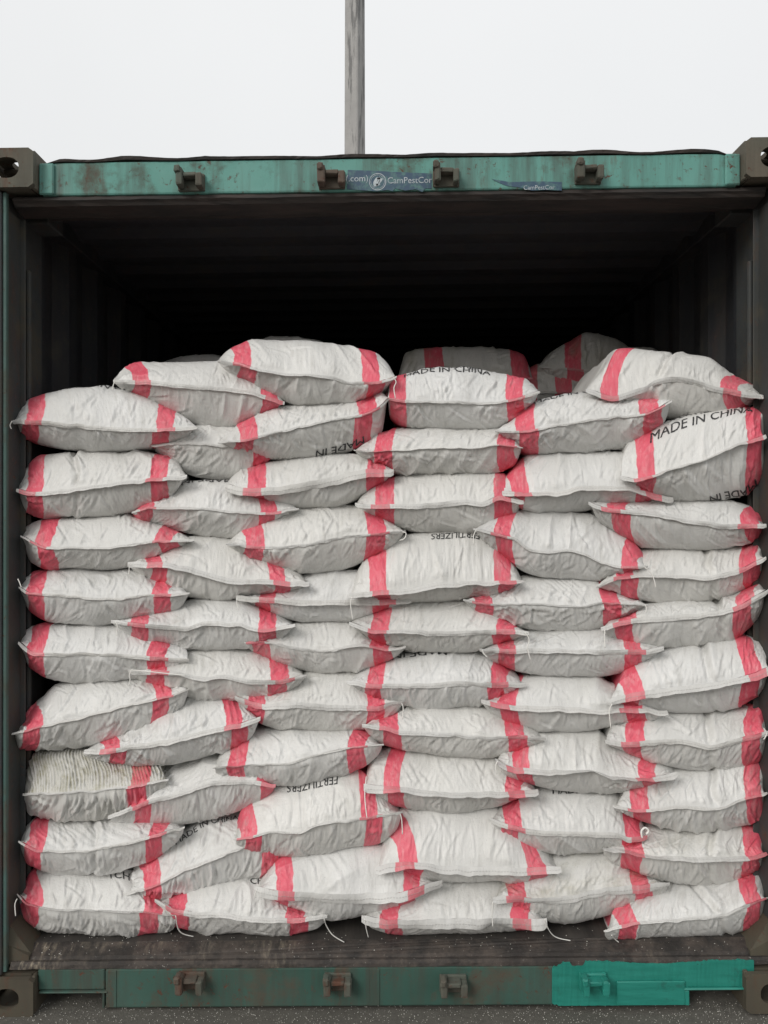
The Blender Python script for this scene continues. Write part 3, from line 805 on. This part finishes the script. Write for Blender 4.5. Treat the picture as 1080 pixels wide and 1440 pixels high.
# ------------------------------------------------------------------ the sacks
# each: seam points, upper outline, lower outline (photo pixels), red band centres, options
LM = 'leftmost stack'; S2 = 'second stack from the left'; S3 = 'third stack from the left'
S4 = 'fourth stack from the left'; S5 = 'fifth stack from the left'; S6 = 'rightmost stack'
T1 = 'MADE IN CHINA'; T0 = 'FERTILIZERS'
B = []
def a(label, seam, top, bot, sl, sr, **kw): B.append((label, seam, top, bot, sl, sr, kw))
# ---- leftmost stack
a('white sack printed MADE IN CHINA, at the very top of the leftmost stack',
  [(16,592),(39,592),(106,598),(197,604),(274,601)], [(44,563),(70,554),(116,545),(155,546),(197,557),(246,582)], [(33,614),(63,626),(106,633),(176,634),(225,626),(260,614)], 47, 231,
  texts=[(T1,150,.138,.050,False,False,.8,0)], strings=[[(17,592),(14,598),(16,603)]])
a('plump white sack with level seam, second from the top of the leftmost stack',
  [(25,689),(53,693),(123,686),(211,675),(260,670)], [(39,661),(60,642),(106,637),(197,636),(225,639),(246,650)], [(39,716),(70,726),(141,728),(211,714),(242,696)], 46, 222, gather=1.2, crease=(105,108))
a('white sack with slanting left band, third from the top of the leftmost stack',
  [(28,756),(70,771),(141,771),(211,763),(269,760)], [(39,742),(60,731),(106,728),(176,724),(218,737),(253,751)], [(46,791),(70,799),(141,802),(211,788),(250,769)], 58, 229, lean=-.07)
a('white sack, fourth from the top of the leftmost stack, string tuft at its left tip',
  [(28,827),(42,835),(106,839),(158,843),(211,837),(264,836)], [(39,813),(53,804),(106,801),(176,801),(225,815),(253,825)], [(46,859),(70,873),(141,877),(194,869),(246,857)], 47, 225, lean=-.05,
  strings=[[(30,826),(27,818),(25,814)]])
a('white sack with blunt right end, fifth from the top of the leftmost stack',
  [(26,904),(46,920),(106,920),(169,922),(229,927),(262,929)], [(35,890),(60,878),(106,877),(176,879),(218,893),(262,911)], [(42,936),(70,953),(123,959),(176,955),(229,945),(253,938)], 48, 218, lean=-.06)
a('tilted wrinkled white sack climbing to the right, fourth from the bottom of the leftmost stack',
  [(21,1033),(63,1022),(123,1008),(194,989),(239,980),(264,971)], [(35,1013),(60,982),(81,964),(158,955),(229,957),(258,960)], [(28,1047),(63,1051),(123,1048),(176,1033),(229,1012),(256,994)], 49, 230, gather=1.6)
a('dirty finely ribbed grey white sack with one red band, in the leftmost stack',
  [(31,1120),(74,1116),(130,1114),(185,1107),(233,1099)], [(38,1086),(48,1060),(111,1054),(167,1062),(222,1072)], [(44,1142),(74,1149),(130,1152),(185,1145),(222,1116)], None, 196, gather=2.6, dirt=.95)
a('white sack sagging in the middle, second from the bottom of the leftmost stack',
  [(30,1183),(59,1197),(111,1199),(159,1190),(207,1179),(257,1164)], [(37,1166),(52,1151),(111,1150),(178,1152),(222,1158),(250,1160)], [(41,1207),(74,1222),(130,1227),(178,1218),(222,1197),(248,1178)], 50, 220, gather=1.1, crease=(130,133))
a('bottom sack of the leftmost stack, resting on the container floor',
  [(24,1262),(41,1277),(93,1281),(148,1283),(204,1286),(246,1292)], [(33,1247),(48,1225),(111,1222),(167,1225),(204,1245),(237,1272)], [(33,1283),(56,1297),(93,1307),(167,1309),(222,1309),(241,1303)], 45, 214, gather=1.3, d=-.0,
  texts=[('TCH',168,.114,.040,False,False,.85,0)], strings=[[(24,1264),(21,1272),(22,1288)]])
# ---- second stack
a('white sack at the top of the second stack, tucked left of the topmost sack',
  [(160,536),(197,536),(246,542),(299,545),(352,552),(397,566)], [(172,526),(190,515),(246,510),(299,507),(330,508),(370,528),(392,556)], [(190,555),(225,573),(264,592),(310,603),(334,599),(373,584),(392,572)], 197, 378, d=.03, gather=.5,
  strings=[[(161,537),(159,543),(159,548)]])
a('white sack half hidden under the top sack of the second stack, left tip covered',
  [(213,626),(264,624),(317,628),(350,633),(388,636)], [(230,614),(255,603),(281,598),(317,599),(345,606),(370,618)], [(225,637),(253,658),(281,671),(310,675),(345,667),(373,654)], None, 366, d=.045, gather=1.2)
a('white sack with text fragment on top, third from the top of the second stack',
  [(186,721),(218,715),(281,715),(334,721),(373,722),(417,716)], [(205,706),(228,700),(246,689),(267,678),(317,676),(358,691),(401,707)], [(197,731),(229,738),(264,749),(299,758),(334,757),(366,743),(400,727)], 205, 378, d=.01,
  texts=[('MADE IN',292,.122,.05,True,False,.85,0)])
a('white sack drooping at both tips, fourth from the top of the second stack',
  [(181,792),(229,793),(264,799),(299,809),(327,816),(378,818),(432,822)], [(197,788),(228,779),(253,767),(281,757),(330,757),(358,777),(397,797),(424,812)], [(205,812),(246,827),(274,838),(310,843),(352,836),(397,830),(420,825)], 215, 389, d=0,
  strings=[[(182,792),(182,796),(181,808)]])
a('white sack with peaked seam and hanging string, fifth from the top of the second stack',
  [(160,874),(197,878),(260,883),(292,876),(334,878),(369,885),(413,879)], [(183,869),(216,860),(245,850),(281,842),(339,843),(378,860),(400,871)], [(183,892),(218,901),(264,910),(299,913),(345,908),(378,900),(402,889)], 197, 376, d=0,
  strings=[[(162,874),(165,880),(164,894)]])
a('broad white sack with loose strings, sixth from the top of the second stack',
  [(183,943),(246,946),(290,955),(310,951),(352,958),(382,958),(428,951)], [(205,938),(240,928),(267,913),(300,911),(343,912),(389,927),(422,944)], [(205,956),(230,968),(264,980),(299,986),(340,986),(370,981),(405,970)], 222, 394, d=.005,
  strings=[[(184,943),(182,950),(183,956),(181,964)],[(184,942),(215,945),(262,950)]])
a('slanting wrinkled white sack climbing to the right, seventh from the top of the second stack',
  [(118,1059),(169,1053),(229,1043),(289,1029),(334,1020),(362,1012)], [(141,1044),(172,1029),(205,1008),(250,987),(290,980),(324,985),(352,1001)], [(148,1067),(194,1072),(246,1071),(299,1060),(334,1047),(355,1028)], 155, 327, gather=1.7, d=-.015)
a('smooth tilted white sack pressed against the ribbed dirty sack, in the second stack',
  [(154,1151),(207,1129),(259,1114),(315,1098),(355,1099),(385,1106)], [(175,1130),(205,1100),(245,1078),(307,1062),(345,1072),(372,1092)], [(178,1155),(222,1159),(278,1154),(326,1141),(370,1122)], 193, 371, d=.015, gather=1.3, lean=.02)
a('steeply tilted creased sack printed IN CHINA, second from bottom of second stack',
  [(172,1261),(222,1247),(259,1225),(315,1203),(352,1190),(392,1196)], [(185,1240),(200,1207),(230,1186),(259,1170),(300,1152),(340,1152),(376,1168)], [(207,1262),(241,1259),(290,1248),(330,1238),(372,1226),(390,1210)], 213, 378, gather=2.0, d=.02,
  texts=[('MADE IN CHINA',290,.124,.040,False,False,.7,.16)])
a('bottom sack of the second stack, white string trailing from its right tip',
  [(218,1270),(252,1284),(315,1287),(400,1294),(457,1292)], [(237,1260),(259,1250),(310,1236),(364,1232),(413,1268),(446,1282)], [(235,1285),(252,1299),(296,1308),(370,1310),(401,1310),(442,1302)], 246, 414, d=-.005, gather=.9,
  texts=[('CH',362,.120,.038,False,False,.85,0)],
  strings=[[(456,1293),(459,1302,2.36),(468,1315,2.375),(484,1325,2.385)],[(247,1288,2.33),(250,1305,2.36),(257,1313,2.38),(272,1317,2.40)]])
# ---- third stack
a('topmost sack of all, clean white, lying crosswise on the third stack',
  [(308,508),(339,512),(370,522),(417,528),(463,530),(494,539),(518,539),(555,531)], [(331,491),(362,479),(417,480),(475,486),(518,492),(537,508)], [(323,522),(358,543),(397,563),(428,571),(475,570),(518,563),(541,549)], 341, 522, gather=.5, d=-.01,
  strings=[[(553,531),(557,537),(554,546),(556,560)]])
a('wrinkled white sack rising to the right, directly under the topmost sack',
  [(310,623),(339,621),(397,607),(455,594),(506,584),(533,574),(545,562)], [(327,606),(343,592),(378,578),(417,569),(470,566),(506,563),(533,553)], [(339,633),(378,642),(436,646),(475,639),(510,623),(533,605)], 351, 518, gather=1.5, d=0,
  texts=[('MADE IN',478,.098,.05,True,True,.8,0)])
a('white sack with long loose left flap, third from the top of the third stack',
  [(317,683),(358,689),(417,682),(475,670),(518,661),(551,661)], [(335,668),(351,660),(397,646),(456,641),(510,643),(537,652)], [(347,695),(378,703),(417,713),(475,711),(514,695),(541,677)], 360, 529, gather=.9, hemw=.030)
a('white sack with rising right tip, fourth from the top of the third stack',
  [(321,766),(378,770),(428,767),(475,757),(533,751),(568,748)], [(335,753),(354,738),(397,720),(456,710),(510,712),(541,730)], [(347,781),(386,794),(428,804),(475,803),(510,790),(553,767)], 358, 529, gather=1.2,
  strings=[[(566,748),(571,750),(569,757),(562,760)]])
a('flat white sack mostly covered by its neighbours, fifth from the top of the third stack',
  [(333,840),(389,843),(436,847),(491,845),(541,846),(576,846)], [(351,836),(397,828),(425,815),(450,803),(502,801),(530,826),(555,840)], [(358,851),(397,865),(436,874),(487,874),(533,858),(564,851)], 376, 543, d=.02, gather=.7,
  strings=[[(334,841),(333,847),(336,857)]])
a('white sack with swagged seam, fifth from the bottom of the third stack',
  [(345,906),(370,904),(409,910),(456,916),(506,908),(541,914),(568,912)], [(354,900),(386,890),(417,877),(456,873),(494,874),(520,894),(545,903)], [(370,919),(409,937),(456,944),(502,943),(533,932),(557,920)], 362, 533, d=.015, gather=.8)
a('white sack with crumpled rolled seam, fourth from the bottom of the third stack',
  [(331,982),(370,993),(417,990),(463,993),(518,996),(566,988)], [(345,976),(385,965),(415,955),(440,944),(494,943),(522,963),(549,982)], [(351,1001),(374,1017),(409,1025),(475,1028),(522,1022),(553,1005)], 360, 529, d=.01, gather=1.0,
  strings=[[(565,989),(567,996),(566,1011)]])
a('white sack with gently rising seam, third from the bottom of the third stack',
  [(302,1081),(347,1078),(397,1076),(448,1061),(494,1052),(537,1047)], [(310,1064),(323,1050),(345,1034),(385,1026),(436,1025),(487,1026),(518,1033)], [(319,1091),(347,1097),(417,1098),(467,1092),(510,1076),(529,1059)], 333, 502, gather=1.3, d=-.005)
a('white sack printed FERTILIZERS upside down, second from the bottom of the third stack',
  [(330,1183),(350,1180),(383,1171),(416,1171),(450,1158),(505,1153),(564,1144)], [(335,1158),(342,1140),(361,1127),(390,1105),(431,1094),(498,1084),(520,1096),(553,1134)], [(350,1193),(394,1198),(450,1195),(505,1189),(535,1181),(558,1160)], 350, 520, gather=1.2, d=-.015,
  texts=[(T0,440,.103,.036,True,False,.85,-.06)], strings=[[(563,1145),(565,1154),(566,1173)],[(515,1092,2.40),(513,1120,2.36),(516,1150,2.34)]])
a('bottom sack of the third stack, wide pale hem propped over a dark gap',
  [(359,1254),(413,1257),(468,1259),(542,1258),(585,1252),(620,1243)], [(372,1234),(394,1203),(450,1193),(520,1184),(550,1190),(587,1226)], [(387,1262),(416,1271),(450,1284),(476,1288),(524,1278),(572,1263)], 400, 579, gather=.7, d=-.02, hemw=.034,
  strings=[[(362,1250),(359,1256),(359,1262)]])
# ---- fourth stack
a('white sack with two lines of print, at the top of the fourth stack',
  [(545,561),(572,565),(631,566),(689,567),(715,563),(757,552)], [(549,537),(572,527),(611,520),(650,518),(699,525),(738,539)], [(549,586),(572,600),(631,605),(689,606),(718,595),(742,572)], 559, 724, gather=1.4, d=.01,
  texts=[(T1,628,.105,.042,False,False,.9,.02),(T0,628,.143,.05,False,False,.85,0)])
a('thin white sack with lumpy red right end, second from the top of the fourth stack',
  [(500,635),(541,637),(611,633),(669,632),(701,627),(733,631)], [(518,623),(533,609),(572,602),(650,603),(697,605),(722,614)], [(522,652),(557,664),(611,668),(689,665),(720,654)], 539, 712, gather=1.2)
a('white sack with dipping seam, third from the top of the fourth stack',
  [(502,709),(533,711),(592,710),(650,705),(673,708),(701,700),(734,706)], [(510,697),(522,683),(549,671),(611,664),(670,664),(705,668),(722,682)], [(518,724),(549,736),(592,748),(650,750),(689,742),(722,724)], 541, 708)
a('tall white sack printed FERTILIZERS upside down, fourth from the top of the fourth stack',
  [(493,838),(533,833),(572,831),(611,822),(669,820),(708,820),(734,818)], [(498,822),(506,803),(533,774),(572,751),(650,748),(689,757),(718,792)], [(518,841),(553,845),(611,846),(669,841),(704,832)], 531, 706, gather=1.1, d=-.01, hemw=.024,
  texts=[(T0,640,.106,.034,True,False,.85,0)], strings=[[(495,840),(493,850),(496,871)]])
a('white sack with dark stain under its seam, fifth from the top of the fourth stack',
  [(494,875),(533,887),(572,887),(611,889),(662,889),(712,887),(740,889)], [(510,869),(529,861),(549,851),(580,845),(650,843),(680,850),(712,873)], [(518,896),(553,910),(603,917),(650,917),(704,904),(730,895)], 534, 710, d=0,
  strings=[[(738,889),(744,899),(742,912),(746,928)]])
a('white sack with grazing print line on top, fifth from the bottom of the fourth stack',
  [(489,960),(533,964),(603,963),(650,960),(689,962),(738,963)], [(498,952),(518,937),(572,920),(650,915),(689,922),(718,944)], [(518,975),(553,989),(603,996),(650,994),(697,985),(725,971)], 529, 703,
  texts=[('MADE IN',590,.120,.05,True,False,.9,0)])
a('white sack with broken wavy seam line, fourth from the bottom of the fourth stack',
  [(512,1019),(541,1022),(572,1030),(631,1033),(689,1037),(724,1036),(765,1038)], [(526,1012),(541,1004),(572,994),(611,991),(670,992),(718,1008),(750,1026)], [(529,1036),(564,1052),(611,1059),(670,1061),(715,1056),(742,1047)], 547, 724, d=-.005)
a('full white sack with long flat hem, third from the bottom of the fourth stack',
  [(514,1107),(550,1108),(579,1111),(635,1117),(690,1116),(754,1113)], [(516,1088),(527,1062),(561,1053),(635,1056),(690,1060),(710,1075),(740,1098)], [(531,1120),(579,1136),(635,1141),(690,1134),(725,1121)], 550, 721, gather=.9, hemw=.028)
a('tall white sack with flared left band, second from the bottom of the fourth stack',
  [(531,1220),(579,1214),(635,1220),(690,1221),(736,1222),(786,1221)], [(535,1199),(550,1160),(572,1138),(635,1133),(690,1135),(720,1152),(760,1190),(776,1208)], [(550,1225),(598,1232),(653,1235),(717,1234),(754,1227)], 575, 756, gather=.8, hemw=.030, lean=.10, d=-.01)
a('bottom sack of the fourth stack, broad white hem and dangling strings at both ends',
  [(511,1292),(548,1296),(579,1295),(635,1293),(690,1293),(717,1296),(767,1295)], [(516,1281),(542,1266),(579,1249),(616,1238),(690,1235),(722,1247),(754,1275)], [(527,1303),(572,1309),(653,1308),(709,1304),(745,1300)], 548, 732, gather=.6, hemw=.034, d=-.01,
  strings=[[(513,1292),(515,1306,2.35),(518,1318,2.37)],[(693,1268),(692,1285),(693,1303)],[(766,1293),(772,1308,2.36),(782,1318,2.38),(803,1323,2.395)]])
# ---- fifth stack
a('tilted white sack printed MADE IN CHINA, at the top of the fifth stack',
  [(699,607),(738,607),(796,597),(854,588),(901,584),(942,566)], [(718,594),(738,576),(761,562),(816,553),(854,553),(893,559),(924,563)], [(718,623),(746,636),(816,635),(874,631),(909,611),(932,592)], 740, 914, gather=1.3, d=-.005,
  texts=[('MADE IN CHINA',808,.125,.045,False,False,.8,.05)])
a('white sack with long overlapping flap, second from the top of the fifth stack',
  [(697,691),(738,694),(777,694),(827,685),(878,687),(915,695),(948,701)], [(711,673),(730,650),(746,639),(816,634),(874,636),(895,655),(924,685)], [(718,704),(757,723),(816,721),(854,711),(909,709),(930,705)], 732, 913, gather=.7, hemw=.026)
a('white sack with drooping wavy seam, third from the top of the fifth stack',
  [(668,745),(699,752),(722,757),(746,773),(769,777),(804,775),(847,793),(872,798),(909,797)], [(683,737),(703,728),(730,721),(816,722),(850,732),(878,751),(900,778)], [(687,767),(711,786),(738,803),(796,814),(835,813),(870,806),(897,801)], 707, 886, d=-.01, lean=-.04,
  strings=[[(669,746),(666,754),(666,766)],[(907,798),(915,805),(920,816),(922,826)]])
a('lumpy creased white sack, fourth from the top of the fifth stack',
  [(654,845),(691,851),(730,850),(796,853),(816,854),(847,848),(878,850),(909,851)], [(672,838),(699,828),(716,818),(738,809),(796,812),(835,814),(855,826),(882,840)], [(680,864),(710,874),(738,883),(777,888),(827,886),(854,876),(890,861)], 681, 860, gather=1.8,
  strings=[[(907,851),(909,855),(908,861)]])
a('slim white sack with straight seam, fifth from the top of the fifth stack',
  [(677,914),(718,914),(796,915),(854,916),(893,916),(930,910)], [(695,903),(722,894),(749,884),(816,882),(847,882),(886,896),(913,905)], [(695,926),(730,943),(777,950),(835,951),(878,942),(909,924)], 712, 890, gather=.9,
  strings=[[(678,914),(681,920),(685,924)]])
a('slim white sack with straight upper face, fourth from the bottom of the fifth stack',
  [(679,986),(718,993),(796,996),(854,999),(893,997),(934,1001)], [(695,979),(718,966),(734,953),(777,948),(835,948),(862,966),(890,984),(915,992)], [(695,1003),(726,1018),(777,1026),(835,1024),(878,1014),(913,1008)], 711, 889, gather=.6,
  strings=[[(861,990),(857,1000),(859,1024)]])
a('white sack with upturned left corner flap, third from the bottom of the fifth stack',
  [(699,1068),(717,1079),(747,1082),(791,1085),(828,1085),(865,1095),(902,1097),(949,1087)], [(706,1054),(724,1050),(740,1038),(757,1027),(835,1026),(862,1044),(909,1064),(940,1079)], [(713,1087),(747,1100),(791,1110),(847,1111),(887,1106),(921,1098)], 732, 910, d=-.01, hemw=.026,
  strings=[[(700,1070),(697,1077),(698,1088)]])
a('white sack with a rolled twist at its right end, low in the fifth stack',
  [(691,1155),(717,1163),(773,1171),(828,1171),(865,1173),(885,1181),(910,1180)], [(699,1140),(724,1125),(754,1111),(810,1108),(858,1110),(885,1136),(902,1158)], [(710,1172),(747,1187),(791,1197),(828,1197),(865,1192),(890,1188)], 723, 893,
  texts=[('MADE',795,.122,.040,False,False,.85,0)],
  strings=[[(903,1178),(902,1169),(907,1164),(912,1168),(909,1173)]])
a('soiled grey patched sack at the bottom of the fifth stack, left flap folded out',
  [(695,1262),(728,1261),(754,1264),(802,1262),(836,1254),(895,1247),(939,1243)], [(705,1240),(720,1230),(754,1214),(780,1202),(847,1195),(887,1219),(917,1229)], [(730,1276),(769,1289),(791,1294),(839,1287),(887,1271),(921,1256)], 728, 902, gather=1.2, dirt=.55, d=.005, hemw=.026)
# ---- rightmost stack
a('slumped sack with wide red corner, highest of the rightmost stack',
  [(827,548),(862,558),(900,548),(925,536),(948,531),(1010,546),(1072,557)], [(845,524),(866,492),(880,490),(912,496),(950,501),(985,508),(1030,533),(1060,548)], [(848,560),(900,577),(940,586),(1000,590),(1035,580),(1058,567)], 856, 1025, d=.02, gather=.7, crease=(925,955), lean=-.10,
  texts=[('FERTILIZERS',965,.14,.05,True,False,.8,0)], strings=[[(1070,556),(1073,561)]])
a('big upright bulging sack printed MADE IN CHINA, second from the top of the rightmost stack',
  [(876,671),(901,674),(940,663),(991,647),(1029,630),(1060,618),(1077,612)], [(878,634),(889,623),(917,604),(948,590),(991,582),(1049,575),(1074,582)], [(909,690),(932,698),(991,702),(1037,701),(1064,683),(1076,655)], 911, 1066, d=-.03, gather=1.2, lean=.05,
  texts=[(T1,985,.100,.050,False,False,.88,.06),(T0,992,.148,.045,False,False,.88,.03),('MADE IN',1030,.105,.050,True,True,.8,0)])
a('clean white sack resting level, third from the top of the rightmost stack',
  [(830,708),(854,716),(913,723),(971,733),(1029,739),(1074,739)], [(845,706),(878,705),(932,701),(1010,702),(1041,708),(1064,724)], [(843,732),(870,749),(909,769),(971,772),(1010,770),(1049,760),(1068,748)], 866, 1053, gather=1.1, d=-.01, lean=-.05)
a('white sack curving up at the wall, fourth from the top of the rightmost stack',
  [(841,824),(878,812),(932,810),(991,812),(1029,805),(1074,785)], [(852,812),(880,800),(901,775),(940,770),(971,770),(1029,767),(1068,769)], [(862,829),(893,842),(952,846),(1010,842),(1049,825),(1070,804)], 880, 1053, d=.0, crease=(1000,985))
a('slim white sack bent up to the right, fifth from the top of the rightmost stack',
  [(846,884),(893,872),(952,868),(1002,862),(1029,856),(1075,830)], [(858,873),(886,862),(910,848),(950,844),(998,843),(1026,834),(1064,820)], [(862,894),(901,904),(952,910),(1022,903),(1053,878),(1072,851)], 882, 1046, d=-.005, crease=(1015,1000),
  strings=[[(851,884),(850,895),(851,911)]])
a('large white sack with deep vertical fold, fifth from the bottom of the rightmost stack',
  [(858,988),(893,977),(932,969),(991,963),(1049,951),(1082,940)], [(857,951),(878,939),(932,914),(991,902),(1041,894),(1064,901),(1080,914)], [(878,990),(932,999),(1002,1001),(1033,994),(1066,968),(1080,954)], 893, 1060, d=-.025, crease=(1000,978), lean=.09, hemw=.027)
a('wrinkled white sack with red right end, fourth from the bottom of the rightmost stack',
  [(853,1042),(878,1046),(909,1043),(952,1042),(998,1049),(1049,1037),(1080,1028)], [(855,1026),(866,1019),(909,1000),(991,998),(1029,994),(1068,992)], [(878,1053),(924,1068),(971,1078),(1029,1078),(1066,1068)], 893, 1060, crease=(1000,985), gather=1.2, d=-.015, strings=[[(1074,1024),(1078,1032),(1074,1040)]])
a('white sack with crushed right end, third from the bottom of the rightmost stack',
  [(866,1136),(902,1141),(947,1135),(1006,1138),(1050,1124),(1080,1119)], [(862,1114),(880,1104),(939,1082),(995,1075),(1058,1064),(1076,1078)], [(887,1145),(921,1156),(958,1165),(1006,1167),(1050,1158),(1074,1144)], 900, 1061, crease=(1006,996), d=-.015, gather=1.3)
a('yellowish sack with vertical crease, second from the bottom of the rightmost stack',
  [(852,1198),(880,1199),(910,1204),(995,1208),(1050,1209),(1078,1203)], [(862,1188),(887,1180),(917,1166),(976,1164),(1036,1159),(1065,1162),(1076,1175)], [(865,1213),(902,1224),(939,1234),(984,1241),(1032,1234),(1066,1219)], 893, 1064, crease=(1001,1000), gather=1.6, dirt=.22, d=-.01)
a('bottom sack of the rightmost stack, left corner drooping over the threshold',
  [(853,1312),(880,1302),(902,1298),(958,1293),(1013,1287),(1050,1274),(1080,1266)], [(850,1284),(865,1271),(902,1256),(939,1243),(1013,1236),(1065,1229),(1077,1244)], [(858,1316),(902,1314),(976,1311),(1032,1308),(1066,1297)], 884, 1061, d=-.02, gather=.7, lean=.07, crease=(1010,960),
  strings=[[(860,1315),(864,1320,2.36),(870,1325,2.37)]])
for (lb, se, tp, bt, sl, sr, kw) in B:
    sack(lb, se, tp, bt, sl, sr, **kw)
# ---- a second row deeper inside, in the dark; most get a patchy, darker drab tint
BG = 'sacks behind the front row'
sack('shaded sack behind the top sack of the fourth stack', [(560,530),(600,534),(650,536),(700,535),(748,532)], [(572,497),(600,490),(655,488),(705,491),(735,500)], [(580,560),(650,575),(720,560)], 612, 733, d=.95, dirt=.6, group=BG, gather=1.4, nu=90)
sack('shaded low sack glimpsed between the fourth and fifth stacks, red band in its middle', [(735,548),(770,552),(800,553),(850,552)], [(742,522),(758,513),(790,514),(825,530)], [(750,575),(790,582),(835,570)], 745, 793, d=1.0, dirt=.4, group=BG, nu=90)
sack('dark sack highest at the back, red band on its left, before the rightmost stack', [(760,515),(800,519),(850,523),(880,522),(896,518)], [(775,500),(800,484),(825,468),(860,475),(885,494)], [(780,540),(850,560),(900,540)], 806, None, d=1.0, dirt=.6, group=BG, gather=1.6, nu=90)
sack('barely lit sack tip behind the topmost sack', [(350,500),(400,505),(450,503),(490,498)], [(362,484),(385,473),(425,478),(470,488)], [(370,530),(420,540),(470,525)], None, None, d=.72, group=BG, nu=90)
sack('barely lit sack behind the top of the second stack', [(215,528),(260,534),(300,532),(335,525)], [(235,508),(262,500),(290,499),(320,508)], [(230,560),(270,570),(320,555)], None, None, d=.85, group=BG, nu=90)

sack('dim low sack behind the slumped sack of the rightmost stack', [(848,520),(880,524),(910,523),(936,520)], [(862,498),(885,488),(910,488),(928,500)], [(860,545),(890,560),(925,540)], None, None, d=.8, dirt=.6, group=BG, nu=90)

# ------------------------------------------------------------------ spilled granules
def granules():
    rs = np.random.RandomState(9)
    pts = []
    for _ in range(3000):
        x = rs.uniform(-1.25, 1.3); y = 2.375 - abs(rs.normal(0, .10)) if rs.rand() < .8 else rs.uniform(1.6, 2.4)
        if y > 2.32 and rs.rand() < .3: continue
        pts.append((x, y, .001, rs.uniform(.0006, .0016)))
    for _ in range(300):
        x = rs.uniform(-1.2, 1.2); pts.append((x, rs.uniform(2.0, 2.75), .001, rs.uniform(.001, .002)))
    for _ in range(200):
        x = rs.uniform(-1.1, 1.12); y = rs.uniform(2.356, 2.48)
        z = .158 + (y - 2.354) * .38 if y < 2.4 else .1755
        pts.append((x, y, z + (x - XC) * .0072, rs.uniform(.0009, .0019)))
    base = np.array([(1, 0, 0), (-1, 0, 0), (0, 1, 0), (0, -1, 0), (0, 0, 1), (0, 0, -1)], float)
    ft = np.array([(0, 2, 4), (2, 1, 4), (1, 3, 4), (3, 0, 4), (2, 0, 5), (1, 2, 5), (3, 1, 5), (0, 3, 5)])
    V = []; Fc = []
    for i, (x, y, z, r) in enumerate(pts):
        V.append(base * r * (rs.rand(1, 3) * .5 + .75) + (x, y, z + r * .5)); Fc.append(ft + i * 6)
    me = mesh_np('spilled_granules', np.concatenate(V), np.concatenate(Fc))
    tag(link('spilled_granules', me, M_GRAN), 'white fertilizer granules spilled on the ground and the threshold', 'granules', None, 'stuff')
granules()
